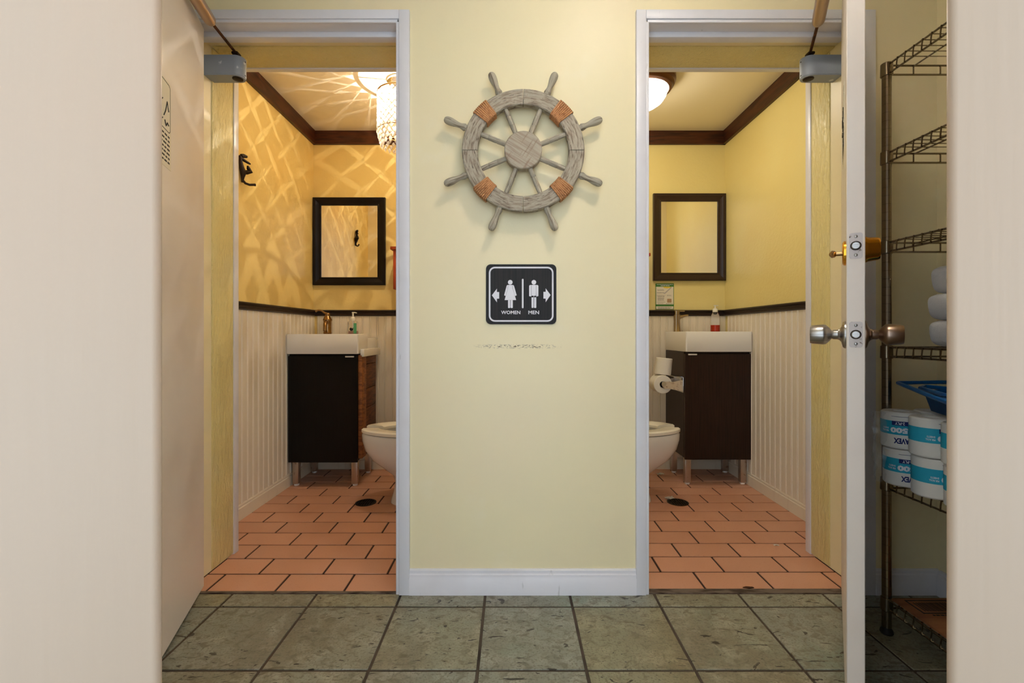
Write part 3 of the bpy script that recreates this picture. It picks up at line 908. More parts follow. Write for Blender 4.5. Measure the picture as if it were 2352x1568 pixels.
# faucets
fx, fy, fz = -1.195, 2.915, .891
fx, fy = -1.180, 2.89
t = thing('faucet', 'antique bronze bottle shaped faucet with curved lever, left sink', 'faucet', (fx, 2.98, .890))
fy = 2.98
obj('body', lathe(new(), [(.030, 0), (.028, .008), (.025, .014), (.0245, .030), (.0265, .034), (.0245, .038), (.0245, .105), (.0275, .110), (.0275, .118), (.0245, .122), (.022, .130), (.018, .136), (.0155, .140), (.0165, .145), (.0155, .155), (.011, .160), (0, .162)], (fx, fy, .890), (0, 0, 1), 28), m_bronze, t)
obj('spout', tube(new(), [(fx - .001, fy - .015, .985), (fx + .002, fy - .040, .990), (fx + .006, fy - .054, .978), (fx + .008, fy - .060, .955), (fx + .009, fy - .062, .935)], [.010, .011, .0115, .0115, .0125], 14), m_bronze, t)
obj('lever', tube(new(), [(fx, fy, 1.044), (fx - .018, fy - .004, 1.051), (fx - .036, fy - .008, 1.064), (fx - .054, fy - .012, 1.066), (fx - .070, fy - .016, 1.058)], [.008, .0065, .0055, .0055, .007], 10), m_bronze, t)
m_nickel = M('brushed_nickel', c(176, 158, 134), .24, 1.0)
fx, fy, fz = 1.095, 3.095, .930
t = thing('faucet', 'brushed nickel faucet with flat blade spout, right sink', 'faucet', (fx, fy, fz))
bm = loft(new(), [[Vector((fx + a, fy + b, fz + z)) for a, b in rrect(-w, w, -w, w, w * .6, 4)] for z, w in ((0, .022), (.004, .0205), (.07, .0185), (.10, .020), (.113, .021))])
obj('body', bm, m_nickel, t)
bm = loft(new(), [[Vector((fx + x, fy + b, fz + z0 + a)) for a, b in rrect(-h, h, -w, w, min(h, w) * .8, 4)] for x, z0, h, w in ((-.005, .088, .022, .016), (.020, .096, .014, .017), (.045, .104, .008, .018), (.066, .108, .006, .017), (.073, .109, .003, .014))])
obj('spout', bm, m_nickel, t)
bm = loft(new(), [[Vector((fx + a, fy + b, fz + z)) for a, b in rrect(-.018, .018, -.018, .018, .012, 4)] for z in (.114, .137)])
box(bm, fx - .016, fx + .05, fy - .012, fy + .012, fz + .132, fz + .140, .003)
obj('lever', bm, m_nickel, t)

# soap bottles
sx, sy, sz = -1.017, 2.98, .890
t = thing('soap_bottle', 'clear square soap bottle with mint label on the left sink', 'soap bottle', (sx, sy, sz))
obj('bottle', loft(new(), [[Vector((sx + a, sy + b, sz + z)) for a, b in rrect(-w, w, -d, d, .006, 3)] for z, w, d in ((0, .028, .019), (.003, .030, .020), (.100, .030, .020), (.106, .026, .018), (.109, .014, .012), (.112, .013, .012))]), m_glass, t)
obj('liquid', box(new(), sx - .027, sx + .027, sy - .017, sy + .017, sz + .003, sz + .045, .005), m_pinkl, t)
obj('side_label', box(new(), sx + .010, sx + .029, sy - .0205, sy - .0200, sz + .028, sz + .094), m_mint, t, smooth=False)
lb = obj('front_print', prism(new(), [(-.016, .060), (-.006, .066), (.002, .060), (.008, .067), (.008, .050), (-.002, .044), (-.014, .048)], (sx, sy - .0205, sz), (1, 0, 0), (0, 0, 1), (0, .0005, 0)), m_ink, t, smooth=False)
obj('dip_tube', cyl(new(), (sx, sy, sz + .006), (sx, sy, sz + .11), .0025, seg=8), m_wprint, t)
p = obj('pump', lathe(new(), [(.0145, .108), (.0145, .126), (.011, .132), (.0055, .135), (.0055, .158), (.008, .160), (.008, .164), (0, .165)], (sx, sy, sz), (0, 0, 1), 18), m_seat, t)
obj('nozzle', tube(new(), [(sx - .006, sy, sz + .162), (sx + .012, sy - .003, sz + .162), (sx + .026, sy - .006, sz + .159)], [.004, .0035, .003], 8), m_seat, p)
sx, sy, sz = 1.350, 3.095, .930
t = thing('soap_bottle', 'clear round pump bottle with red soap on the right sink', 'soap bottle', (sx, sy, sz))
obj('bottle', lathe(new(), [(.027, 0), (.029, .003), (.029, .06), (.0285, .085), (.026, .105), (.021, .120), (.014, .128), (.0135, .134)], (sx, sy, sz), (0, 0, 1), 28), m_glass, t)
obj('liquid', lathe(new(), [(.024, .002), (.0275, .004), (.0275, .044)], (sx, sy, sz), (0, 0, 1), 28), m_liquid, t)
p = obj('pump', lathe(new(), [(.0165, .130), (.0165, .146), (.013, .153), (.005, .156), (.0045, .170), (.009, .172), (.009, .175), (0, .176)], (sx, sy, sz), (0, 0, 1), 20), m_seat, t)
obj('nozzle', tube(new(), [(sx - .010, sy, sz + .1735), (sx + .02, sy, sz + .1735)], .003, 8), m_seat, p)

# ------------------------------------------------------------------ toilets
def toilet(back, sgn, yc, label):
    """back: x of tank back; sgn: direction in which the bowl points"""
    t = thing('toilet', label, 'toilet', (back + sgn * .35, yc, 0))
    X = lambda a: back + sgn * a
    def ring(z, cx, a, b, n=36, front=1.0):
        pts = []
        for k in range(n):
            th = 2 * math.pi * k / n
            ex = math.cos(th); ey = math.sin(th)
            pts.append(Vector((X(cx + a * ex), yc + b * ey * (1 - .10 * ex), z)))
        return pts
    rings = [ring(0, .362, .186, .112), ring(.015, .362, .184, .110), ring(.06, .358, .174, .102), ring(.11, .356, .168, .100), ring(.15, .358, .178, .110),
             ring(.19, .375, .215, .132), ring(.235, .405, .245, .156), ring(.29, .430, .258, .172), ring(.34, .440, .262, .179), ring(.372, .442, .262, .180), ring(.382, .442, .256, .175),
             ring(.382, .445, .215, .135), ring(.34, .445, .205, .125), ring(.25, .43, .15, .09), ring(.22, .42, .08, .05)]
    obj('bowl', loft(new(), rings), m_porc, t)
    # open-front seat: two prongs
    n = 40
    gap = R(16)
    orr, irr = [], []
    def outline(a, b, cx):
        return [(cx + a * math.cos(gap + (2 * math.pi - 2 * gap) * k / n), b * math.sin(gap + (2 * math.pi - 2 * gap) * k / n) * (1 - .10 * math.cos(gap + (2 * math.pi - 2 * gap) * k / n))) for k in range(n + 1)]
    oo, ii = outline(.262, .182, .444), outline(.170, .110, .430)
    secs = []
    for (ax, ay), (bx, by) in zip(oo, ii):
        P = lambda f, z: Vector((X(ax + (bx - ax) * f), yc + ay + (by - ay) * f, z))
        secs.append([P(0, .388), P(0, .402), P(.10, .409), P(.85, .407), P(1, .400), P(1, .388)])
    obj('seat', loft(new(), secs), m_seat, t)
    obj('tank', box(new(), X(.005), X(.195), yc - .22, yc + .22, .375, .70, .018, 3), m_porc, t)
    obj('tank_lid', box(new(), X(.0), X(.205), yc - .23, yc + .23, .70, .735, .010, 3), m_porc, t)
    bm = loft(new(), [[Vector((X(.215 + (z - .4) * .05), yc + b * (.18 if z < .6 else .16), z + a)) for a, b in [(0, -1), (0, 1), (.0001, 1), (.0001, -1)]] for z in (.4, .8)]) if False else box(new(), X(.208), X(.226), yc - .175, yc + .175, .41, .69, .008, 2)
    obj('seat_lid', bm, m_seat, t)
    bm = cyl(new(), (X(.195), yc - .16, .65), (X(.215), yc - .16, .65), .010, seg=14)
    obj('flush_handle', tube(bm, [(X(.212), yc - .16, .65), (X(.214), yc - .10, .645)], .006, 8), m_chrome, t)
    obj('back_shelf', box(new(), X(.05), X(.30), yc - .14, yc + .14, .34, .381, .012, 2), m_porc, t)
    for s in (-1, 1):
        obj('bolt_cap', lathe(new(), [(.014, 0), (.013, .012), (.006, .018), (0, .019)], (X(.33), yc + s * .122, 0), (0, 0, 1), 14), m_porc, t)
    return t
toilet(-.115, -1, 2.555, 'white toilet with open-front seat in the left restroom')
toilet(.218, 1, 2.575, 'white toilet with open-front seat in the right restroom')

# ------------------------------------------------------------------ wall cabinets above the toilets
def wall_cabinet(x0, x1, z0, z1, label):
    t = thing('wall_cabinet', label, 'cabinet', ((x0 + x1) / 2, YB, z0))
    yf = 3.01
    obj('top_board', box(new(), x0 - .017, x1 + .017, yf - .012, YB, z1 - .02, z1, .003), m_redwood, t)
    for a, b in ((x0, x0 + .018), (x1 - .018, x1)):
        obj('side_board', box(new(), a, b, yf, YB, z0, z1 - .02, .002), m_redwood, t)
    dr_ = obj('front_panel', box(new(), x0 + .019, x1 - .019, yf + .03, yf + .045, z0 + .002, z1 - .021, .001), M('shaded_red_cedar', c(112, 34, 18), .45), t)  # same cedar, with the shade of the recess put into its colour
    obj('bottom_board', box(new(), x0 + .019, x1 - .019, yf + .046, YB, z0 + .002, z0 + .018, .001), m_redwood, t)
    obj('knob', lathe(new(), [(.004, 0), (.004, .008), (.009, .012), (.008, .018), (0, .02)], ((x0 + x1) / 2, yf + .03, z0 + .05), (0, -1, 0), 14), m_bronze, dr_)
wall_cabinet(-.768, -.40, 1.205, 1.479, 'reddish wooden wall cabinet beside the mirror in the left restroom')
wall_cabinet(.50, .876, 1.13, 1.437, 'reddish wooden wall cabinet peeking out beside the right mirror')

# ------------------------------------------------------------------ coat hook on the left wall
hk = thing('coat_hook', 'dark cast iron figure hook on the left restroom wall', 'coat hook', (LX, 2.35, 1.735))
S = 2.355 / 1070
def HP(px, py, out):        # picture crop -> point on wall (foreshortened wall axis)
    y = 562 / 1; X_ = 530 + px / 17.43; Yp = 350 + py / 17.43
    Yd = 1.351 * 1070 / (1176 - X_)
    return Vector((LX + out, min(max(2.27, 2.326 + (Yd - 2.355) * .60), 2.41), .92 + (765 - Yp) * 2.355 / 1070))
bm = tube(new(), [HP(420, 270, .010), HP(330, 350, .010), HP(350, 560, .012), HP(430, 750, .012), HP(500, 930, .014), HP(510, 1100, .010), HP(510, 1290, .008)],
          [.006, .010, .009, .012, .014, .008, .005], 10)
obj('body', bm, m_dark, hk)
bm = tube(new(), [HP(510, 1200, .010), HP(560, 1310, .020), HP(650, 1340, .034), HP(760, 1300, .044), HP(820, 1285, .050)], [.006, .006, .006, .006, .007], 10)
obj('lower_hook', bm, m_dark, hk)
bm = tube(new(), [HP(500, 900, .014), HP(600, 860, .026), HP(700, 800, .034), HP(630, 700, .030), HP(595, 600, .028)], [.010, .011, .012, .009, .004], 10)
obj('tail', bm, m_dark, hk)
bm = tube(new(), [HP(350, 380, .012), HP(480, 450, .022), HP(600, 490, .032), HP(670, 510, .036)], [.008, .007, .006, .004], 10)
obj('arm', bm, m_dark, hk)
bm = tube(new(), [HP(370, 310, .014), HP(450, 270, .020), HP(560, 265, .028)], [.011, .010, .006], 10)
obj('head', bm, m_dark, hk)

# ------------------------------------------------------------------ lamps
LC = Vector((-.605, 2.53, 0))
pl = thing('crystal_pendant', 'glowing crystal mesh drum lamp hanging in the left restroom', 'ceiling lamp', (LC.x, LC.y, CH))
obj('canopy', lathe(new(), [(.072, 0), (.072, -.014), (.066, -.020), (.040, -.045), (.014, -.058), (.012, -.075), (0, -.075)], (LC.x, LC.y, CH), (0, 0, 1), 32), m_chrome, pl)
RS, NB, NR = .120, 22, 12
ZT, ZBm = 2.215, 2.010
dz = (ZT - ZBm) / NR
for z, r in ((ZT, .0042), (ZBm, .002)):
    obj('shade_ring', tube(new(), [(LC.x + RS * math.cos(2 * math.pi * k / 48), LC.y + RS * math.sin(2 * math.pi * k / 48), z) for k in range(48)], r, 8, closed=True), m_cage, pl)
bm = new()
for s in (-1, 1):
    for k in range(NB):
        pts = [(LC.x + (RS + .002) * math.cos(2 * math.pi * (k + s * i / 4) / NB), LC.y + (RS + .002) * math.sin(2 * math.pi * (k + s * i / 4) / NB), ZT - dz * i / 2) for i in range(2 * NR + 1)]
        tube(bm, pts, .0006, 4)
o = obj('wire_mesh', bm, m_cage, pl); o['kind'] = 'stuff'
for k in range(3):
    a = R(190 + 120 * k)
    obj('spider_arm', tube(new(), [(LC.x + .006 * math.cos(a), LC.y + .006 * math.sin(a), ZT), (LC.x + RS * math.cos(a), LC.y + RS * math.sin(a), ZT)], .0026, 6), m_cage, pl)
obj('stem', cyl(new(), (LC.x, LC.y, ZT + .006), (LC.x, LC.y, 2.156), .006, seg=10), m_cage, pl)
def bead_mesh(name, hw, hu, hd, th):
    # faceted diamond crystal: x = thickness (radial), y = width, z = height
    bm = new()
    ring = [(hw, 0), (hw * .45, hu * .55), (0, hu), (-hw * .45, hu * .55), (-hw, 0), (-hw * .45, -hd * .55), (0, -hd), (hw * .45, -hd * .55)]
    e = [bm.verts.new((0, a, b)) for a, b in ring]
    f = [bm.verts.new((th, a * .5, b * .5)) for a, b in ring]
    g_ = [bm.verts.new((-th, a * .5, b * .5)) for a, b in ring]
    for k in range(8):
        l = (k + 1) % 8
        bm.faces.new((e[k], e[l], f[l], f[k])); bm.faces.new((e[l], e[k], g_[k], g_[l]))
    bm.faces.new(f); bm.faces.new(g_[::-1])
    return mesh(name, bm, m_crystal, smooth=False)
me_bead = bead_mesh('crystal_bead', .0150, .0150, .0150, .0045)
me_drop = bead_mesh('crystal_drop', .0105, .012, .020, .006)
for r in range(1, NR):
    for k in range(NB):
        a = 2 * math.pi * (k + (.5 if r % 2 == 0 else 0)) / NB
        o = inst('crystal_bead', me_bead, (LC.x + RS * math.cos(a), LC.y + RS * math.sin(a), ZT - dz * r), pl)
        o.rotation_euler = (random.uniform(-.16, .16), random.uniform(-.1, .1), a + random.uniform(-.2, .2))
        o.scale = (1, random.uniform(.92, 1.06), random.uniform(.92, 1.06))
for r in range(4):
    z = ZBm - .004 - .022 * r
    for k in range(NB):
        a = 2 * math.pi * (k + .5 * (r % 2)) / NB
        rr = RS + .001 - .006 * r
        o = inst('crystal_drop', me_drop, (LC.x + rr * math.cos(a), LC.y + rr * math.sin(a), z), pl)
        o.rotation_euler = (0, 0, a)
obj('filament', lathe(new(), [(0, -.0018), (.0013, -.0012), (.0018, 0), (.0013, .0012), (0, .0018)], (LC.x, LC.y, 2.135), (0, 0, 1), 12), m_bulb, pl)
m_env = bpy.data.materials.new('clear_bulb_glass'); m_env.use_nodes = True
_n = m_env.node_tree.nodes; _n.remove(_n['Principled BSDF'])
_t = _n.new('ShaderNodeBsdfTransparent'); _t.inputs[0].default_value = (.97, .97, .97, 1)
m_env.node_tree.links.new(_t.outputs[0], _n['Material Output'].inputs[0])
obj('bulb', lathe(new(), [(0, -.024), (.010, -.020), (.016, -.008), (.016, .004), (.010, .018), (.007, .022)], (LC.x, LC.y, 2.135), (0, 0, 1), 16), m_env, pl)

fl = thing('dome_ceiling_lamp', 'lit frosted dome ceiling lamp with bronze ring, right restroom', 'ceiling lamp', (.70, 2.5, CH))
obj('bronze_ring', lathe(new(), [(.150, 0), (.170, -.005), (.172, -.034), (.165, -.044), (.163, -.052), (.155, -.058), (.151, -.070), (.136, -.076), (.131, -.070), (.1, -.06)], (.70, 2.5, CH), (0, 0, 1), 48), m_bronzelamp, fl)
obj('glass_dome', lathe(new(), [(.131, -.066), (.130, -.078), (.122, -.105), (.104, -.131), (.075, -.152), (.04, -.165), (0, -.170)], (.70, 2.5, CH), (0, 0, 1), 48), m_dome, fl)

hl = thing('hall_ceiling_lamp', 'round ceiling lamp in the hall above the view', 'ceiling lamp', (.42, .80, HC))
obj('ring', lathe(new(), [(.12, 0), (.125, -.01), (.12, -.022), (.10, -.022), (.10, -.01)], (.42, .80, HC), (0, 0, 1), 32), m_trim, hl)
obj('diffuser', lathe(new(), [(0, -.020), (.098, -.020)], (.42, .80, HC), (0, 0, 1), 32), m_lampdisc, hl)

# ------------------------------------------------------------------ floor drains, tissue scraps
def floor_drain(x, y, r, label, mat):
    t = thing('floor_drain', label, 'floor drain', (x, y, 0))
    obj('rim', lathe(new(), [(r, 0), (r, .002), (r - .003, .003), (r - .008, .003), (r - .008, 0)], (x, y, 0), (0, 0, 1), 32), mat, t)
    obj('well', lathe(new(), [(r - .006, .0004), (0, .0004)], (x, y, 0), (0, 0, 1), 32), m_ink, t)
    bm = new()
    rr = r - .006
    for k in range(-3, 4):
        a = k * rr / 4
        L = math.sqrt(max(rr * rr - a * a, 0))
        box(bm, x + a - .0035, x + a + .0035, y - L, y + L, .0005, .0024)
    box(bm, x - rr, x + rr, y - .003, y + .003, .0005, .0022)
    obj('grate', bm, mat, t, smooth=False)
floor_drain(-.794, 2.530, .056, 'black round floor drain near the left toilet', M('black_drain', c(22, 18, 14), .4))
floor_drain(.902, 2.535, .057, 'tarnished round floor drain near the right toilet', M('tarnished_drain', c(70, 56, 34), .4, .6, layers=[(60, .45, .6, c(36, 28, 18))]))
def scrap(x, y, z, s, seed, label):
    rnd = random.Random(seed)
    bm = new()
    n = 5
    vv = [[bm.verts.new((x + s * (i / (n - 1) - .5) * 1.6 + rnd.uniform(-.15, .15) * s, y + s * (j / (n - 1) - .5) + rnd.uniform(-.15, .15) * s, z + .001 + rnd.uniform(0, .35) * s)) for j in range(n)] for i in range(n)]
    for i in range(n - 1):
        for j in range(n - 1):
            bm.faces.new((vv[i][j], vv[i + 1][j], vv[i + 1][j + 1], vv[i][j + 1]))
    bmesh.ops.solidify(bm, geom=bm.faces[:], thickness=.0008)
    return tag(obj('tissue_scrap', bm, m_paper, at=(x, y, z)), label, 'tissue scrap', 'scraps of tissue on the right restroom floor')
scrap(.875, 2.585, .002, .030, 1, 'crumpled tissue scrap at the edge of the right floor drain')
scrap(.965, 3.03, 0, .028, 2, 'crumpled tissue scrap beside the far vanity leg')
scrap(1.145, 2.02, 0, .015, 4, 'tiny tissue scrap on the open terracotta floor, right restroom')
bm = prism(new(), [(-.020, 0), (-.006, .006), (.016, .003), (.020, -.002), (.0, -.006)], (.853, 1.682, .001), (1, 0, 0), (0, 1, 0), (0, 0, .003))
tag(obj('dry_leaf', bm, m_rust, at=(.853, 1.682, 0)), 'small reddish brown leaf scrap on the right doorway threshold', 'leaf')

# ------------------------------------------------------------------ toilet paper holder and rolls (right vanity)
hx = 1.039
tp = thing('paper_holder', 'chrome toilet paper holder on the side of the brown vanity', 'paper holder', (hx, 2.9, .60))
obj('back_plate', box(new(), hx - .005, hx, 2.815, 2.985, .560, .655, .002), m_chrome, tp)
obj('hood', box(new(), hx - .046, hx - .004, 2.835, 2.975, .652, .656, .001), m_chrome, tp)
for y in (2.828, 2.966):
    pts = [(0, .030), (0, -.036), (.045, -.030), (.075, -.024), (.104, -.022), (.120, -.012), (.126, .002), (.116, .018), (.080, .020), (.055, .018)]
    obj('arm', prism(new(), [(-a, b) for a, b in pts], (hx - .004, y, .606), (1, 0, 0), (0, 0, 1), (0, .005, 0)), M('stained_chrome', c(226, 212, 192), .35, .45, layers=[(60, .55, .7, c(176, 152, 124))]), tp)
obj('spindle', cyl(new(), (hx - .116, 2.826, .612), (hx - .116, 2.972, .612), .013, seg=16), m_chrome, tp)
def roll(name, cx, label, origin, d, r, L, group=None, mat=None):
    t = thing(name, label, 'toilet roll', origin, group=group)
    o = Vector(origin); dd = Vector(d).normalized()
    bm = lathe(new(), [(.0205, 0), (r - .003, 0), (r, .003), (r, L - .003), (r - .003, L), (.0205, L), (.0205, 0)], o, dd, 40)
    obj('paper', bm, m_paper, t)
    obj('core', lathe(new(), [(.0202, .001), (.0202, L - .001), (.0186, L - .001), (.0186, .001), (.0202, .001)], o, dd, 24), m_card, t)
    return t
roll('toilet_roll', 0, 'toilet roll threaded on the chrome holder of the brown vanity', (hx - .116, 2.846, .6063), (0, 1, 0), .056, .105)
roll('toilet_roll', 0, 'spare toilet roll standing on top of the chrome paper holder', (hx - .100, 2.905, .6640), (.10, 0, 1), .050, .102)

# ------------------------------------------------------------------ flyer on the right back wall
x0, x1, z0, z1 = .976, 1.100, 1.082, 1.258
W, H = x1 - x0, z1 - z0
yy = YB - .004
fy_ = thing('flyer', 'small green bordered flyer propped below the right mirror', 'flyer', ((x0 + x1) / 2, yy, z0))
obj('card', box(new(), x0, x1, yy, yy + .003, z0, z1), m_green, fy_, smooth=False)
FL = lambda a, b, c_, d_, dep=.0006: box(new(), x0 + a * W, x0 + b * W, yy - dep, yy, z0 + c_ * H, z0 + d_ * H)
obj('sheet', FL(.025, .975, .19, .875), m_flyer, fy_, smooth=False)
obj('sheet', FL(.025, .975, .015, .12), m_flyer, fy_, smooth=False)
def lines(mat, rows):
    bm = new()
    rnd = random.Random(11)
    for (a, b, zc, hgt) in rows:
        s = a
        while s < b:
            L = min(rnd.uniform(.03, .09), b - s)
            box(bm, x0 + s * W, x0 + (s + L) * W, yy - .0010, yy - .0005, z0 + (zc - hgt / 2) * H, z0 + (zc + hgt / 2) * H)
            s += L + .018
    return bm
obj('heading_lines', lines(m_wprint, [(.06, .96, .955, .022), (.28, .76, .91, .022)]), m_wprint, fy_, smooth=False)
obj('text_lines', lines(m_greyink, [(.07, .48, .64, .02), (.06, .55, .55, .008), (.1, .5, .505, .022), (.12, .46, .455, .012), (.12, .46, .43, .012), (.12, .46, .405, .012), (.12, .46, .375, .012), (.12, .46, .345, .012), (.08, .52, .255 + .03, .012), (.12, .44, .225, .012), (.62, .86, .55, .01), (.62, .86, .52, .01), (.57, .93, .225, .014), (.1, .88, .085, .022), (.14, .8, .04, .02)]), m_greyink, fy_, smooth=False)
bm = new()
pts = [(x0 + W * (.10 + .36 * i / 15), yy - .0008, z0 + H * (.745 + .035 * math.sin(i * 2.1))) for i in range(16)]
obj('script_lettering', tube(bm, pts, .0008, 5), m_greyink, fy_)
obj('picture', prism(new(), [(.40, .875), (.86, .875), (.80, .83), (.62, .805), (.46, .83)], (x0, yy - .0007, z0), (W, 0, 0), (0, 0, H), (0, .0004, 0)), m_yelink, fy_, smooth=False)
obj('stripe', prism(new(), [(.86, .87), (.9, .85), (.52, .60), (.42, .60)], (x0, yy - .0007, z0), (W, 0, 0), (0, 0, H), (0, .0004, 0)), M('pale_grey_ink', c(190, 182, 176), .7), fy_, smooth=False)
obj('jar_picture', prism(new(), rrect(.63, .87, .26, .41, .03, 3), (x0, yy - .0007, z0), (W, 0, 0), (0, 0, H), (0, .0004, 0)), M('tan_ink', c(186, 150, 112), .7), fy_, smooth=False)

# ------------------------------------------------------------------ wire shelving rack
SX0, SX1, SY0, SY1 = 1.150, 1.480, .53, 1.43
rk = thing('wire_shelving_rack', 'chrome wire shelving rack behind the open right door', 'shelving rack', ((SX0 + SX1) / 2, (SY0 + SY1) / 2, 0))
ZS = [.091, .459, .8625, 1.183, 1.457, 1.727]
TOPZ = 1.748
for x in (SX0, SX1):
    for y in (SY0, SY1):
        prof = [(.0125, .02)]
        z = .02
        while z < TOPZ - .03:
            prof += [(.0125, z + .0240), (.0120, z + .0244), (.0120, z + .0248), (.0125, z + .0252)]
            z += .0254
        prof += [(.0125, TOPZ - .004), (.010, TOPZ), (0, TOPZ)]
        p = obj('post', lathe(new(), prof, (x, y, 0), (0, 0, 1), 16), m_wire, rk, ang=20)
        obj('foot', lathe(new(), [(.016, 0), (.018, .004), (.016, .012), (.008, .022)], (x, y, 0), (0, 0, 1), 14), m_ink, p)
for zs in ZS:
    zt, zb = zs + .014, zs - .014
    bm = new()
    for x in (SX0, SX1):
        for z in (zt, zb):
            tube(bm, [(x, SY0, z), (x, SY1, z)], .003, 6)
        y = SY0 + .03; k = 0
        pts = []
        while y < SY1 - .012:
            tube(bm, [(x - .003 if x == SX0 else x + .003, y, zt + .002), (x - .0035 if x == SX0 else x + .0035, y + .002, zs), (x - .003 if x == SX0 else x + .003, y + .004, zb - .002)], .0019, 5)
            y += .0285
    for y in (SY0, SY1):
        for z in (zt, zb):
            tube(bm, [(SX0, y, z), (SX1, y, z)], .003, 6)
        for q in (.25, .5, .75):
            xx = SX0 + (SX1 - SX0) * q
            tube(bm, [(xx, y, zt), (xx, y, zb)], .002, 5)
    sh = obj('shelf_frame', bm, m_wire, rk)
    bm = new()
    y = SY0 + .025
    while y < SY1 - .02:
        tube(bm, [(SX0, y, zt + .003), (SX1, y, zt + .003)], .0015, 5)
        y += .026
    for q in (.25, .75):
        xx = SX0 + (SX1 - SX0) * q
        tube(bm, [(xx, SY0, zt - .002), (xx, SY1, zt - .002)], .0024, 5)
    obj('deck_wires', bm, m_wire, sh)
    for x in (SX0, SX1):
        for y in (SY0, SY1):
            obj('collar', lathe(new(), [(.0145, zs - .020), (.0165, zs - .018), (.0158, zs + .018), (.0138, zs + .020)], (x, y, 0), (0, 0, 1), 16), m_wire, sh)

# ------------------------------------------------------------------ toilet paper pack on the second shelf
def wrap_text(s, w, h, r, zc, ang, bold=.02, flip=True):
    t = text_bm(s, w, h, bold)
    bmesh.ops.subdivide_edges(t, edges=[e for e in t.edges if e.calc_length() > w * .12], cuts=2)
    for v in t.verts:
        x, y = v.co.x, v.co.y
        if flip: x, y = -x, -y
        a = ang + x / r
        v.co = Vector((math.cos(a) * (r + .0007), math.sin(a) * (r + .0007), zc + y))
    return t
RR, RH = .0468, .107
def roll_meshes(seed_angle):
    P = {}
    P['paper'] = mesh('paper', lathe(new(), [(.0205, .001), (RR - .004, .001), (RR, .005), (RR, RH - .005), (RR - .004, RH - .001), (.0205, RH - .001), (.0205, .001)], (0, 0, 0), (0, 0, 1), 40), m_paper)
    bm = new()
    n = 40
    a = [bm.verts.new(((RR + .0004) * math.cos(2 * math.pi * k / n), (RR + .0004) * math.sin(2 * math.pi * k / n), .042)) for k in range(n)]
    b = [bm.verts.new(((RR + .0004) * math.cos(2 * math.pi * k / n), (RR + .0004) * math.sin(2 * math.pi * k / n), .081)) for k in range(n)]
    for k in range(n):
        bm.faces.new((a[k], a[(k + 1) % n], b[(k + 1) % n], b[k]))
    P['teal_band'] = mesh('teal_band', bm, m_teal)
    A = seed_angle
    P['brand_print'] = mesh('brand_print', wrap_text('LAVEX', .041, .016, RR, .025, A + .16, .045), m_navy)
    P['count_print'] = mesh('count_print', wrap_text('500', .040, .016, RR, .055, A - .02, .06), m_wprint)
    t = wrap_text('SHEETS', .017, .005, RR, .059, A - .72, .02)
    merge(t, wrap_text('PER ROLL', .020, .005, RR, .0515, A - .75, .02))
    P['sheets_print'] = mesh('sheets_print', t, m_wprint)
    P['small_print'] = mesh('small_print', wrap_text('two ply tissue paper', .046, .003, RR, .094, A + .1, 0), m_navy) if False else mesh('small_print', wrap_text('__________', .046, .001, RR, .094, A + .1, 0), m_navy)
    bm = new()
    n = 8
    q = [[bm.verts.new(((RR + .0009) * math.cos(A + .02 + (i / n - .5) * .78), (RR + .0009) * math.sin(A + .02 + (i / n - .5) * .78), z)) for i in range(n + 1)] for z in (.069, .081)]
    for i in range(n):
        bm.faces.new((q[0][i], q[0][i + 1], q[1][i + 1], q[1][i]))
    P['ply_patch'] = mesh('ply_patch', bm, m_navy)
    t = wrap_text('2-PLY', .022, .008, RR + .0008, .075, A + .02, .02)
    P['ply_print'] = mesh('ply_print', t, m_wprint)
    return P
order = ['far end of the row', 'second from the far end', 'third from the far end', 'near end of the row']
base_z = ZS[1] + .0195
angs = {(0, 0): -119, (0, 1): -87, (0, 2): -80, (0, 3): -120, (1, 0): -133, (1, 1): -90, (1, 2): -100, (1, 3): -60}
cacheP = {}
for row in range(2):
    for tier in range(2):
        for k in range(4):
            x = 1.143 + row * .0965 + (.004 if tier == 0 else 0)
            y = 1.370 - .0985 * k - (.003 if tier == 0 else 0)
            key = angs[(tier, k)] if row == 0 else -90
            if key not in cacheP:
                cacheP[key] = roll_meshes(R(key))
            lab = 'wrapped toilet roll on the rack, %s tier, %s row, %s' % ('upper' if tier == 1 else 'lower', 'front' if row == 0 else 'back', order[k])
            t = thing('wrapped_toilet_roll', lab, 'toilet roll', (x, y, base_z + tier * (RH + .0005)), group='toilet rolls stacked in a pack on the rack')
            for nm, me in cacheP[key].items():
                if row == 1 and nm not in ('paper', 'teal_band'): continue
                o = bpy.data.objects.new(nm, me); COL.objects.link(o); o.parent = t
# crumpled film sticking out of the pack
bm = new()
rnd = random.Random(5)
n, m_ = 7, 14
vv = [[bm.verts.new((1.094 - .022 * math.sin(math.pi * i / (n - 1)) + rnd.uniform(-.006, .006) - .004, 1.372 + .030 * (i / (n - 1)) - .012 + rnd.uniform(-.005, .005), base_z + .01 + .2 * j / (m_ - 1) + rnd.uniform(-.004, .004))) for j in range(m_)] for i in range(n)]
for i in range(n - 1):
    for j in range(m_ - 1):
        bm.faces.new((vv[i][j], vv[i + 1][j], vv[i + 1][j + 1], vv[i][j + 1]))
tag(obj('plastic_wrap', bm, m_film, at=(1.09, 1.37, base_z), ang=15), 'crumpled clear plastic wrap at the end of the toilet roll pack', 'plastic wrap')

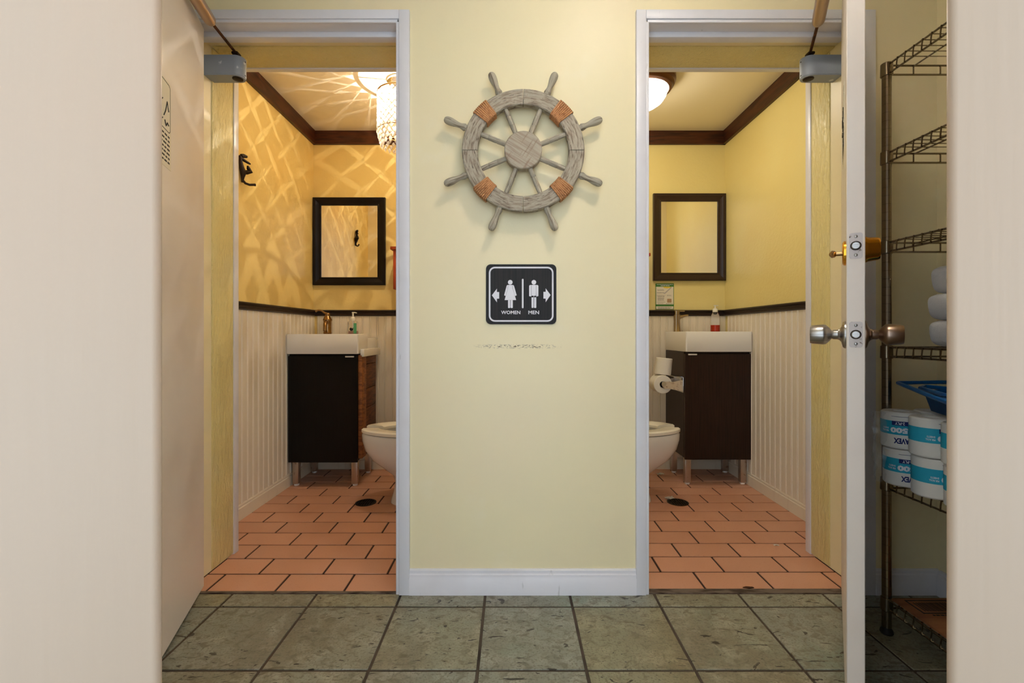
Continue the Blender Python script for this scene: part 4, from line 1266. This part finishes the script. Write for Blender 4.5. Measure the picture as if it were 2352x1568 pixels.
# ------------------------------------------------------------------ folded towels
def towel(z, h, xl, label, y1=1.335):
    t = thing('folded_towel', label, 'towel', ((xl + 1.46) / 2, y1 - .12, z), group='white towels stacked on the rack')
    def section(y, e):
        pts = []
        hh = h / 2 - e
        for k in range(13):
            a = R(-90 + 180 * k / 12)
            sn, cs = math.sin(a), max(math.cos(a), 0)
            zf = math.copysign(abs(sn) ** .62, sn)
            pts.append(Vector((xl + .034 + e - .030 * cs ** .8 + .010 * (1 - zf) * .5, y, z + h / 2 + hh * zf)))
        pts.append(Vector((1.455 - e, y, z + h - e))); pts.append(Vector((1.46 - e, y, z + h / 2))); pts.append(Vector((1.455 - e, y, z + e)))
        return pts
    ys = [(y1 - .24, .010), (y1 - .235, .003), (y1 - .22, .0), (y1 - .02, 0), (y1 - .005, .003), (y1, .010)]
    obj('outer_fold', loft(new(), [section(y, e) for y, e in ys]), m_towel, t)
    bm = tube(new(), [(xl + .03, y1 - .241, z + h * .5), (xl + .12, y1 - .243, z + h * .52), (1.45, y1 - .241, z + h * .5)], .006, 8)
    obj('inner_fold', bm, m_towel, t)
zt = ZS[2] + .0195
towel(zt, .074, 1.180, 'white folded towel, lowest of the stack of three on the rack')
towel(zt + .0745, .074, 1.176, 'white folded towel, middle of the stack of three on the rack')
towel(zt + .149, .078, 1.186, 'white folded towel, topmost of the stack of three on the rack')

# ------------------------------------------------------------------ blue dustpan-like tray on top of the pack
P0 = Vector((1.165, 1.402, .772))
tz = base_z + 2 * RH + .003
bt = thing('blue_tray', 'blue plastic tray with loop handle lying on the toilet rolls', 'tray', (1.22, 1.25, tz))
outline = [(1.165, 1.405, .770), (1.095, 1.225, .757), (1.050, 1.10, .748), (1.17, .98, .748), (1.36, 1.02, .752), (1.44, 1.22, .760), (1.42, 1.40, .768), (1.30, 1.412, .772)]
obj('rim', tube(new(), outline, .006, 8, closed=True), m_bluep, bt)
cen = Vector((1.26, 1.19, 0))
def shr(f, z):
    return [Vector((cen.x + (p[0] - cen.x) * f, cen.y + (p[1] - cen.y) * f - (.02 if f < 1 else 0), z if z else p[2])) for p in outline]
r0 = shr(1, None); r1 = shr(.80, .757); r2 = shr(.72, tz + .004); r3 = shr(.70, tz)
bm = new()
vr = [[bm.verts.new(p) for p in r] for r in (r0, r1, r2)]
nn = len(outline)
for a, b in zip(vr, vr[1:]):
    for i in range(nn):
        if a is vr[0] and i in (0, 7):
            continue            # open hand hole at the handle corner
        j = (i + 1) % nn
        bm.faces.new((a[i], a[j], b[j], b[i]))
bm.faces.new(vr[2])
bmesh.ops.solidify(bm, geom=bm.faces[:], thickness=.003)
obj('pan', bm, m_bluep, bt)
obj('handle_loop', tube(new(), [r1[1] , (1.175, 1.34, .762), (1.21, 1.365, .764), r1[7]], .006, 8), m_bluep, bt)

# ------------------------------------------------------------------ cardboard sheet with printed label on the lowest shelf
cz = ZS[0] + .0195
cb = thing('cardboard_sheet', 'flat brown cardboard with printed black label on the lowest shelf', 'cardboard', (1.30, 1.15, cz))
obj('sheet', box(new(), 1.150, 1.462, .75, 1.412, cz, cz + .006, .001, 1), m_card, cb)
X0, X1, Y0, Y1 = 1.180, 1.305, 1.335, 1.402
bm = new()
zc = cz + .0061
for a, b, c_, d_ in ((X0, X1, Y0, Y0 + .004), (X0, X1, Y1 - .004, Y1), (X0, X0 + .004, Y0, Y1), (X1 - .004, X1, Y0, Y1)):
    box(bm, a, b, c_, d_, zc, zc + .0004)
obj('label_border', bm, m_ink, cb, smooth=False)
bm = new()
xx = X0 + .015
rnd = random.Random(2)
while xx < X1 - .015:
    w = rnd.uniform(.0008, .0028)
    box(bm, xx, xx + w, Y0 + .012, Y1 - .012, zc, zc + .0004)
    xx += w + rnd.uniform(.0015, .004)
obj('barcode', bm, m_ink, cb, smooth=False)
bm = new()
xx = X0 + .02
while xx < X1 - .02:
    w = rnd.uniform(.004, .010)
    box(bm, xx, xx + w, Y0 - .010, Y0 - .005, zc, zc + .0004)
    xx += w + .003
obj('caption', bm, m_ink, cb, smooth=False)

bpy.context.view_layer.update()
